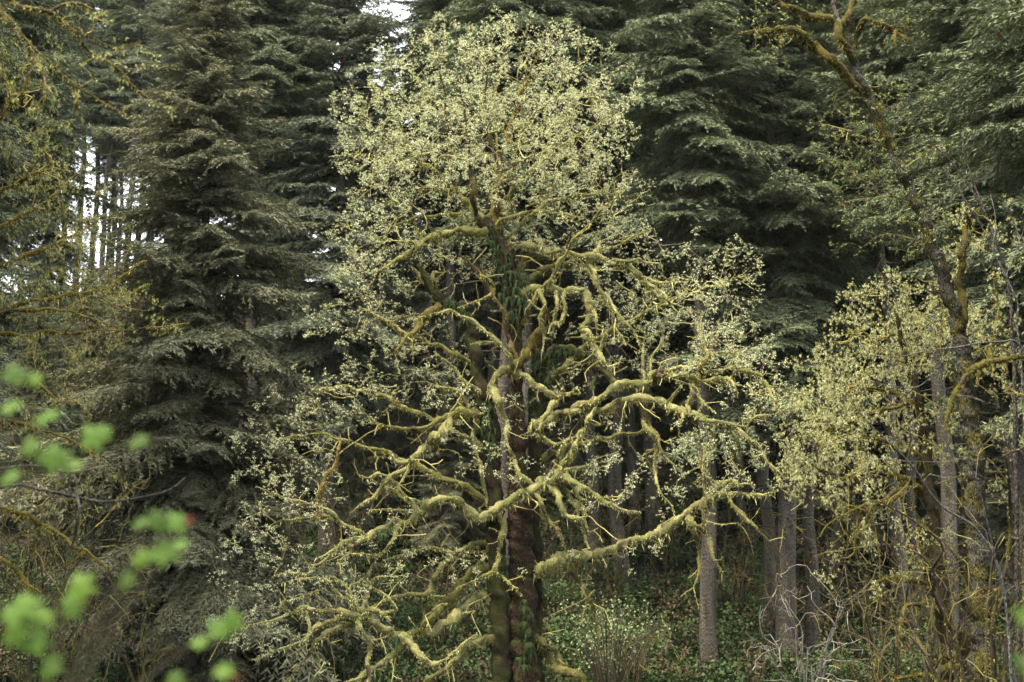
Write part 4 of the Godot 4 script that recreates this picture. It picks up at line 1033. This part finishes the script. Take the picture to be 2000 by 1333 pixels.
	sapling("bare_sapling", -120, 12.0, "dark whip-like twig curving up across the lower left", [[0, 0.2, [-160, 1900, 9, -140, 1200, 7, -80, 985, 5, 21, 950, 4, 77, 957, 3.5, 157, 974, 3.2, 210, 981, 3, 280, 971, 2.4, 332, 957, 2, 367, 929, 1.2], dk], [0.1, 0.1, [150, 972, 3, 156, 995, 3, 150, 1020, 3, 146, 1050, 2.6, 129, 1093, 1.5], dk], [0, 0.3, [-90, 930, 3, 60, 910, 2.4, 130, 925, 2.2, 200, 912, 2, 240, 905, 1.6, 290, 870, 1], dk], [0.1, 0.2, [150, 970, 2, 145, 930, 2, 120, 890, 1.2, 100, 880, 0.8], dk]], [[200, 960, 90, 50, 12.1, 0.25, 8]])

# ------------------------------------------------------------------ thickets
# arching mossy stems from one root, with fine twigs; returns limbs, twigs and leaves under one thing
func thicket(label: String, at: Vector3, stems: int, height: float, spread: float, o: Dictionary) -> Node3D:
	var t := thing(o.get("called", "vine_maple"), at, label, "shrub", o.get("group", ""))
	var net := Net.new()
	for i in stems:
		var a := TAU * i / stems + rnd(-0.5, 0.5)
		var out := Vector3(cos(a), 0, sin(a))
		var pts := PackedVector3Array()
		var rad := PackedFloat32Array()
		var h := height * rnd(0.55, 1.1)
		var r := spread * rnd(0.5, 1.1)
		var r0: float = o.get("girth", 0.024) * rnd(0.7, 1.2)
		for j in 7:
			var s := j / 6.0
			pts.push_back(out * (0.1 + r * pow(s, 1.4)) + Vector3(0, -0.15 + h * (1.9 * s - 0.95 * s * s), 0) + (unit() * 0.18 * r * s if j else Vector3.ZERO))
			rad.push_back(r0 * (1.0 - 0.8 * s))
		var g := Geo.new()
		var fr := Geo.new()
		sweep(g, pts, rad, 6, 0.14, o.get("lump", 0.4), o.get("moss", Color(0.16, 0.13, 0.04)), o.get("bark", Color(0.09, 0.07, 0.055)), o.get("bare", 0.36), net, fr, o.get("shag", 0.5))
		smooth_normals(g)
		part("stem", g.mesh(M.moss), t)
		if fr.v.size(): part("moss_fringe", fr.mesh(M.fringe), t, true)
	var goals := PackedVector3Array()
	for i in int(o.get("twigs", 120)):
		var u := unit() * pow(rng.randf(), 0.33)
		goals.push_back(Vector3(u.x * spread * 1.15, height * 0.58 + u.y * height * 0.5, u.z * spread * 1.15))
	var tw := twigs(net, goals, {"most": 2.2, "arch": o.get("arch", 0.1), "wiggle": o.get("wiggle", 0.07), "turn": o.get("turn", 0.9)})
	part("twigwork", twig_mesh(net, tw, {"mossy": o.get("mossy", 0.2), "wood": o.get("bark", Color(0.09, 0.07, 0.055)), "moss": o.get("moss", Color(0.16, 0.13, 0.04)), "r": o.get("r", 0.0032), "exp": o.get("exp", 0.46)}).mesh(M.twig), t, true)
	if o.has("tints"):
		part("foliage", leaves(net, tw, o.get("kind", "small"), o.tints, {"per": o.get("per", 0.5), "size": o.get("size", 1.0), "gap": 0.12}).mesh(M.leaf), t, true)
	return t

func build_thickets() -> void:
	# bleached shrub
	thicket("bleached leafless shrub with pale twisted branches at lower right", ground(1560, 29), 11, 3.7, 1.3, {"called": "bleached_shrub", "moss": Color(0.30, 0.27, 0.20), "bark": Color(0.36, 0.33, 0.29), "bare": 0.45, "shag": 0.0, "twigs": 150, "mossy": 0.1, "r": 0.0055, "girth": 0.03, "wiggle": 0.04, "arch": 0.06, "turn": 0.4, "lump": 0.25})
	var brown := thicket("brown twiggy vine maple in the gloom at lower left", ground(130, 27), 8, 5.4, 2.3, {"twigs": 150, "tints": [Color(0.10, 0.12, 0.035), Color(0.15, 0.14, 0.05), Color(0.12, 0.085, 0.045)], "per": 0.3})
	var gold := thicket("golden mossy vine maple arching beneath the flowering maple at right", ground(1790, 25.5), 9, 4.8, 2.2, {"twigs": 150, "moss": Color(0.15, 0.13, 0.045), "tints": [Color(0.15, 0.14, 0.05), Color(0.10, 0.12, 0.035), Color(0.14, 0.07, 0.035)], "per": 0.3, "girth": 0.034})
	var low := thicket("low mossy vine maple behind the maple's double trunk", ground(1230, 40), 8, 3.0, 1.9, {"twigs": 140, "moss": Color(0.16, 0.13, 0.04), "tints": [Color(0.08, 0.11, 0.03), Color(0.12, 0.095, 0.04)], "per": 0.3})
	var grp := "mossy vine maples under the trees"
	var lab := "tangled vine maple in the dark undergrowth"
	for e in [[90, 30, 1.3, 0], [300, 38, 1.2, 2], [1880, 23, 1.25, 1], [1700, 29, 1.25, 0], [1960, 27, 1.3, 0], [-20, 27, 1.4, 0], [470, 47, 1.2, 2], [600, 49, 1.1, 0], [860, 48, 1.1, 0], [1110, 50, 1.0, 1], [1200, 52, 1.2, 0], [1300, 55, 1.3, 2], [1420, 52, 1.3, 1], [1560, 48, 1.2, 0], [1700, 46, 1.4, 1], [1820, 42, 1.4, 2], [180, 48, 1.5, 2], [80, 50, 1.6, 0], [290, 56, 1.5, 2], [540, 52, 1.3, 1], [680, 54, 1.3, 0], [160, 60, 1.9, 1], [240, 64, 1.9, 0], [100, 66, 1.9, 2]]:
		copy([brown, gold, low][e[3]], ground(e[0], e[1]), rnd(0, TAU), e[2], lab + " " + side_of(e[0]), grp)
	for q in [brown, gold, low]: q.set_meta("group", grp)

func build_low_growth() -> void:
	# a fine-leaved bush and leafy bushes at the maple's foot
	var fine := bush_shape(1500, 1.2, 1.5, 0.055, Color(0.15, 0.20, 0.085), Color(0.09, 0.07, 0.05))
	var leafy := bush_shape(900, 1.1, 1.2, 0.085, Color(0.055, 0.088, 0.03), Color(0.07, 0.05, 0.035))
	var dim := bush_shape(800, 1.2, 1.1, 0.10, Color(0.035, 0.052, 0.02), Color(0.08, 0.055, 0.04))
	var grp := "leafy bushes on the forest floor"
	var place := func(shape: Array, called: String, px: float, d: float, s: float, label: String, tone := 0) -> Node3D:
		var t := thing(called, ground(px, d), label, "bush", grp)
		part("stems", shape[1].mesh(M.twig), t, true)
		part("foliage", shape[0].mesh(M.fern), t, true)
		t.rotation.y = rnd(0, TAU)
		t.scale = Vector3.ONE * s
		return t
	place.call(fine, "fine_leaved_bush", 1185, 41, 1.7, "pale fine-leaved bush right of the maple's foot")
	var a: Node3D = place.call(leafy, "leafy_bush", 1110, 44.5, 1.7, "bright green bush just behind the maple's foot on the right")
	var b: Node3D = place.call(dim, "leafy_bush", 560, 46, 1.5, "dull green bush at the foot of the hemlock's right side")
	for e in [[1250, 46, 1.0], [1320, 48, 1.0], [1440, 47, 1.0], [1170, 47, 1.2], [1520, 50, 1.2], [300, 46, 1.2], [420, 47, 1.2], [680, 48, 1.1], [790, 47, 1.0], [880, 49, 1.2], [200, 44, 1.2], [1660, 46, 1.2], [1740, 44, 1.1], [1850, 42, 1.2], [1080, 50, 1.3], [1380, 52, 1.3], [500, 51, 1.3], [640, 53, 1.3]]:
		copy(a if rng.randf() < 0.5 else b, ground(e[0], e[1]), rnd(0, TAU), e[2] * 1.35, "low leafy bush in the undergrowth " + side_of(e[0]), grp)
	# sword ferns and scrub over the whole slope
	var m1 := fern_shape(13, 0.75, Color(0.04, 0.07, 0.022)).mesh(M.fern)
	var m2: Mesh = bush_shape(140, 0.7, 0.8, 0.10, Color(0.045, 0.07, 0.025), Color(0.08, 0.06, 0.04))[0].mesh(M.fern)
	var m3: Mesh = bush_shape(110, 0.8, 1.0, 0.09, Color(0.07, 0.055, 0.03), Color(0.08, 0.06, 0.04))[0].mesh(M.fern)
	var names := ["sword_ferns", "green_scrub", "brown_scrub"]
	var labels := ["dark green sword ferns scattered over the forest floor", "low green scrub scattered over the forest floor", "low brown scrub scattered over the forest floor"]
	for k in 3:
		var mm := MultiMesh.new()
		mm.transform_format = MultiMesh.TRANSFORM_3D
		mm.mesh = [m1, m2, m3][k]
		var cnt: int = [2200, 2600, 1500][k]
		mm.instance_count = cnt
		for i in cnt:
			var d := 42.0 + 68.0 * pow(rng.randf(), 1.3)
			var px := rnd(-150, 2150)
			var p := ground(px, d)
			mm.set_instance_transform(i, Transform3D(Basis(Vector3.UP, rnd(0, TAU)).scaled(Vector3.ONE * rnd(0.6, 1.4) * (1.0 + d * 0.004)), p))
		var o := MultiMeshInstance3D.new()
		o.name = names[k]
		o.multimesh = mm
		add_child(o)
		tag(o, labels[k], "undergrowth", "", "stuff")

# ------------------------------------------------------------------ leaves close to the camera
func build_near_sprigs() -> void:
	var shapes := []
	for i in 6: shapes.append(palm_leaf(1.0, [Color(0.062, 0.112, 0.012), Color(0.08, 0.135, 0.017), Color(0.04, 0.075, 0.010)][i % 3]).mesh(M.near_leaf))
	var rust: Mesh = palm_leaf(1.0, Color(0.09, 0.02, 0.012)).mesh(M.near_leaf)
	var sprig := func(called: String, label: String, D: float, root: Array, tips: Array) -> void:
		var base := spot(root[0], root[1], D)
		base.y = ground_y(base.x, base.z)
		var t := thing(called, base, label, "sapling")
		var fork := spot(root[0], root[1], D) - base
		var st := Geo.new()
		var w := Color(0.05, 0.045, 0.03)
		sweep(st, PackedVector3Array([Vector3(0, -0.05, 0), fork * 0.5 + Vector3(0.02, 0, 0.01), fork]), PackedFloat32Array([0.007, 0.006, 0.004]), 6, 0.08, 0.1, w, w, 1.0)
		smooth_normals(st)
		part("stem", st.mesh(M.twig), t)
		for e in tips:
			var p: Vector3 = spot(e[0], e[1], D + e[3]) - base
			var tg := Geo.new()
			var mid := fork.lerp(p, 0.5) + Vector3(0, 0.03, 0)
			sweep(tg, PackedVector3Array([fork, mid, p]), PackedFloat32Array([0.0018, 0.0015, 0.0011]), 5, 0.06, 0.1, w, w, 1.0)
			smooth_normals(tg)
			part("twig", tg.mesh(M.twig), t)
			var lf := part("leaf", rust if e.size() > 4 else shapes[rng.randi() % 6], t)
			lf.position = p
			lf.basis = (Basis(Vector3.UP, rnd(-0.6, 0.6)) * Basis(Vector3.BACK, rnd(-0.5, 0.1)) * Basis(Vector3.RIGHT, rnd(0.5, 1.2))).scaled(Vector3.ONE * e[2] * 1.35)
	sprig.call("maple_sapling", "blurred bright green leaves close to the camera at the left edge", 3.4, [-140, 1120], [[20, 725, 0.050, 0.0], [60, 738, 0.030, 0.05], [15, 790, 0.040, 0.0], [85, 810, 0.042, -0.05], [170, 850, 0.050, 0.0], [195, 842, 0.03, 0.1], [265, 858, 0.036, 0.05], [95, 885, 0.055, 0.0], [50, 870, 0.035, -0.05], [12, 930, 0.035, 0.0], [130, 905, 0.04, 0.05]])
	sprig.call("maple_sapling", "blurred green leaves close to the camera low at left", 3.4, [40, 1560], [[300, 1010, 0.046, 0.0], [335, 1015, 0.046, 0.05], [270, 1018, 0.03, 0.0], [310, 1072, 0.05, 0.0], [270, 1085, 0.034, 0.05], [345, 1062, 0.03, -0.05], [240, 1130, 0.032, 0.0], [145, 1142, 0.05, 0.0], [30, 1180, 0.06, 0.0], [70, 1200, 0.05, 0.05], [20, 1230, 0.05, -0.05], [60, 1250, 0.045, 0.0], [130, 1185, 0.04, 0.05], [90, 1300, 0.04, 0.0], [415, 1225, 0.042, 0.0], [445, 1212, 0.04, 0.05], [385, 1250, 0.03, 0.0], [430, 1305, 0.035, 0.0], [365, 1015, 0.016, 0.0, 1], [455, 1320, 0.016, 0.0, 1], [330, 1328, 0.04, 0.05]])
	sprig.call("maple_sapling", "blurred dim green leaves close to the camera at the lower right corner", 3.0, [2150, 1600], [[1992, 1200, 0.04, 0.0], [2005, 1230, 0.04, 0.0], [1998, 1300, 0.04, 0.1], [2010, 1180, 0.03, 0.1]])
